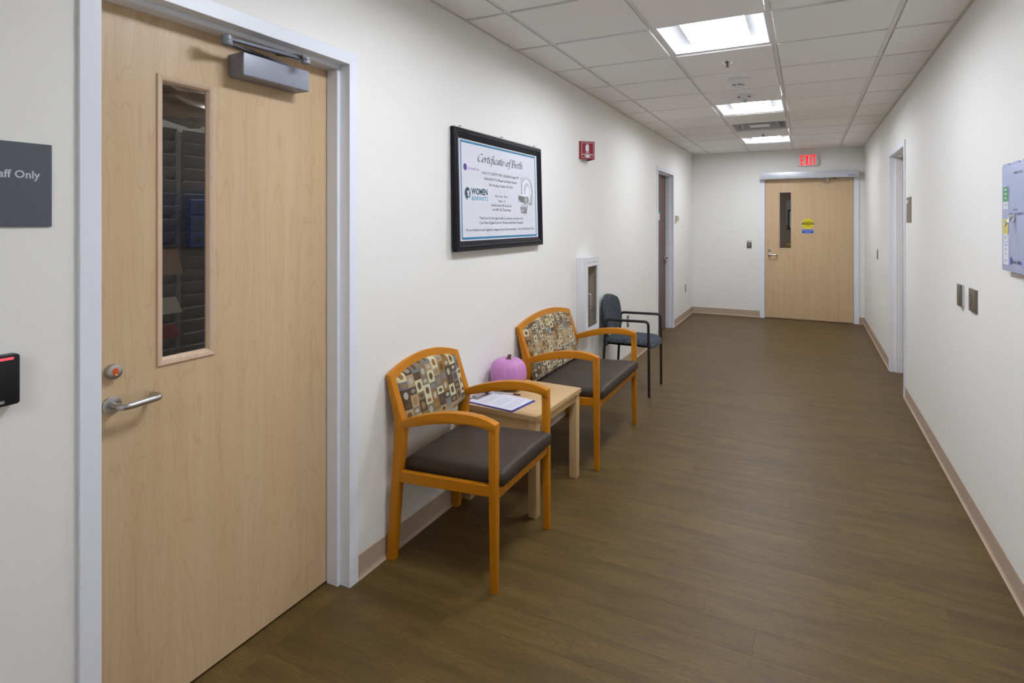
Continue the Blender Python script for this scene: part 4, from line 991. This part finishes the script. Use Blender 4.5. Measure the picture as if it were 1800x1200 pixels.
# ------------------------------------------------------------------ right wall fittings
vp = thing('valve_box', 'pale blue medical gas valve panel high on the wall', 'valve panel', WR(2.750, 1.505), RR)
b = B(); box(b, -.25, .25, -.016, -.0003, -.195, .195); obj('back_box', b, 'liladark', vp)
b = B(); box(b, -.281, .281, -.026, -.014, -.210, .213); obj('cover', b, 'lilac', vp, .003, 2)
for x in (-.24, -.12, 0, .12, .24): bx('cover_tab', 'lilac', vp, x-.035, x+.035, -.024, -.013, .213, .222, .001, 1)
yv = -.0266
def lab(x, z, c, words):
    t = thing('valve_label', words, 'label', WR(2.750, 1.505), RR, 'labels on the valve panel')
    fl('sheet', 'paper', t, rect(x-.036, x+.036, z-.045, z+.045), yv)
    if c: fl('colour_field', c, t, rect(x-.036, x+.036, z-.014, z+.045), yv-.0005)
    for dz, w in ((.034, .018), (.017, .014), (.0, .011), (-.028, .015)):
        fl('print', 'paper' if c == 'green' and dz >= 0 else 'textgrey', t, rect(x-w, x+w, z+dz-.0025, z+dz+.0025), yv-.0010)
lab(-.228, .083, 'green', 'green and white label on the pale blue valve panel'); lab(-.228, -.047, 'ylabel', 'yellow and white label on the pale blue valve panel'); lab(-.225, -.175+.035, None, 'plain white label on the pale blue valve panel')
text('MEDICAL GAS VALVES', -.125, .125, .172, .010, yv-.0005, 'ink', vp)
text('CAUTION', -.14, -.085, .030, .009, yv-.0005, 'ink', vp); text('CLOSE ONLY IN EMERGENCY', -.185, -.010, .014, .009, yv-.0005, 'ink', vp)
b = B(); lathe(b, [(0, 0), (.016, 0), (.016, .004), (0, .005)], 24, at(-.118, yv, .005)); obj('ring_plate', b, 'chrome', vp, smooth=.5)
b = B(); n = 24; secs = []
for k in range(n):
    a = 2*PI*k/n; c = Vector((-.118+.004*math.cos(a), yv-.010-.010*(1-math.sin(a)), -.014+.022*math.sin(a))); rad = Vector((.2*math.cos(a), -.5, math.sin(a))).normalized(); tx = Vector((1, 0, 0))
    secs.append([c+(tx*math.cos(q)+rad*math.sin(q))*.0042 for q in (0, PI/3, 2*PI/3, PI, 4*PI/3, 5*PI/3)])
loft(b, secs, False, True); obj('pull_ring', b, 'chrome', vp, smooth=.8)
fl('round_emblem', 'bluelogo', vp, ell(-.158, -.166, .012, .016, 24), yv-.0005)
text('Beacon', -.142, -.075, -.174, .015, yv-.0005, 'sg3', vp, bold=.02); text('Med', -.073, -.035, -.174, .015, yv-.0005, 'bluelogo', vp, bold=.02)
rd = thing('wall_reader', 'slim grey wall reader left of the square bronze wall plate', 'card reader', WR(3.925, 1.1005), RR)
rd.location = WR(3.836, 1.099)
b = B(); box(b, -.036, .036, -.009, -.0003, -.058, .058); obj('body', b, 'alu', rd, .003, 2)
bx('front_cover', 'bronze', rd, -.036, .036, -.019, -.009, -.058, .058, .003, 2); fl('emblem', 'plate', rd, ell(-.008, -.045, .004, .004, 12), -.0195)
wp = thing('wall_plate', 'square bronze wall plate with engraved lines beside the slim grey reader', 'switch plate', WR(3.598, 1.100), RR)
b = B(); box(b, -.064, .068, -.010, -.0003, -.057, .057); obj('plate', b, 'bronze', wp, .003, 2)
for z, w in ((.024, .020), (.012, .016), (0, .012), (-.012, .020), (-.026, .014)): fl('engraved_line', 'rubber', wp, rect(-.012-w, -.012+w, z-.002, z+.002), -.0104)
rs = thing('door_sign', 'taupe rectangular room sign beside the recessed door frame', 'sign', WR(5.632, 1.587), RR)
b = B(); box(b, -.105, .105, -.006, -.0003, -.1035, .1035); obj('plate', b, 'signbrown', rs, .0008, 1); fl('number_insert', 'plate', rs, rect(-.100, -.020, .055, .080), -.0065)
plate('light_switch', 'bronze light switch plate beyond the recessed door', 'switch', WR(7.965, 1.105), RR, 'bronze', 'switch')
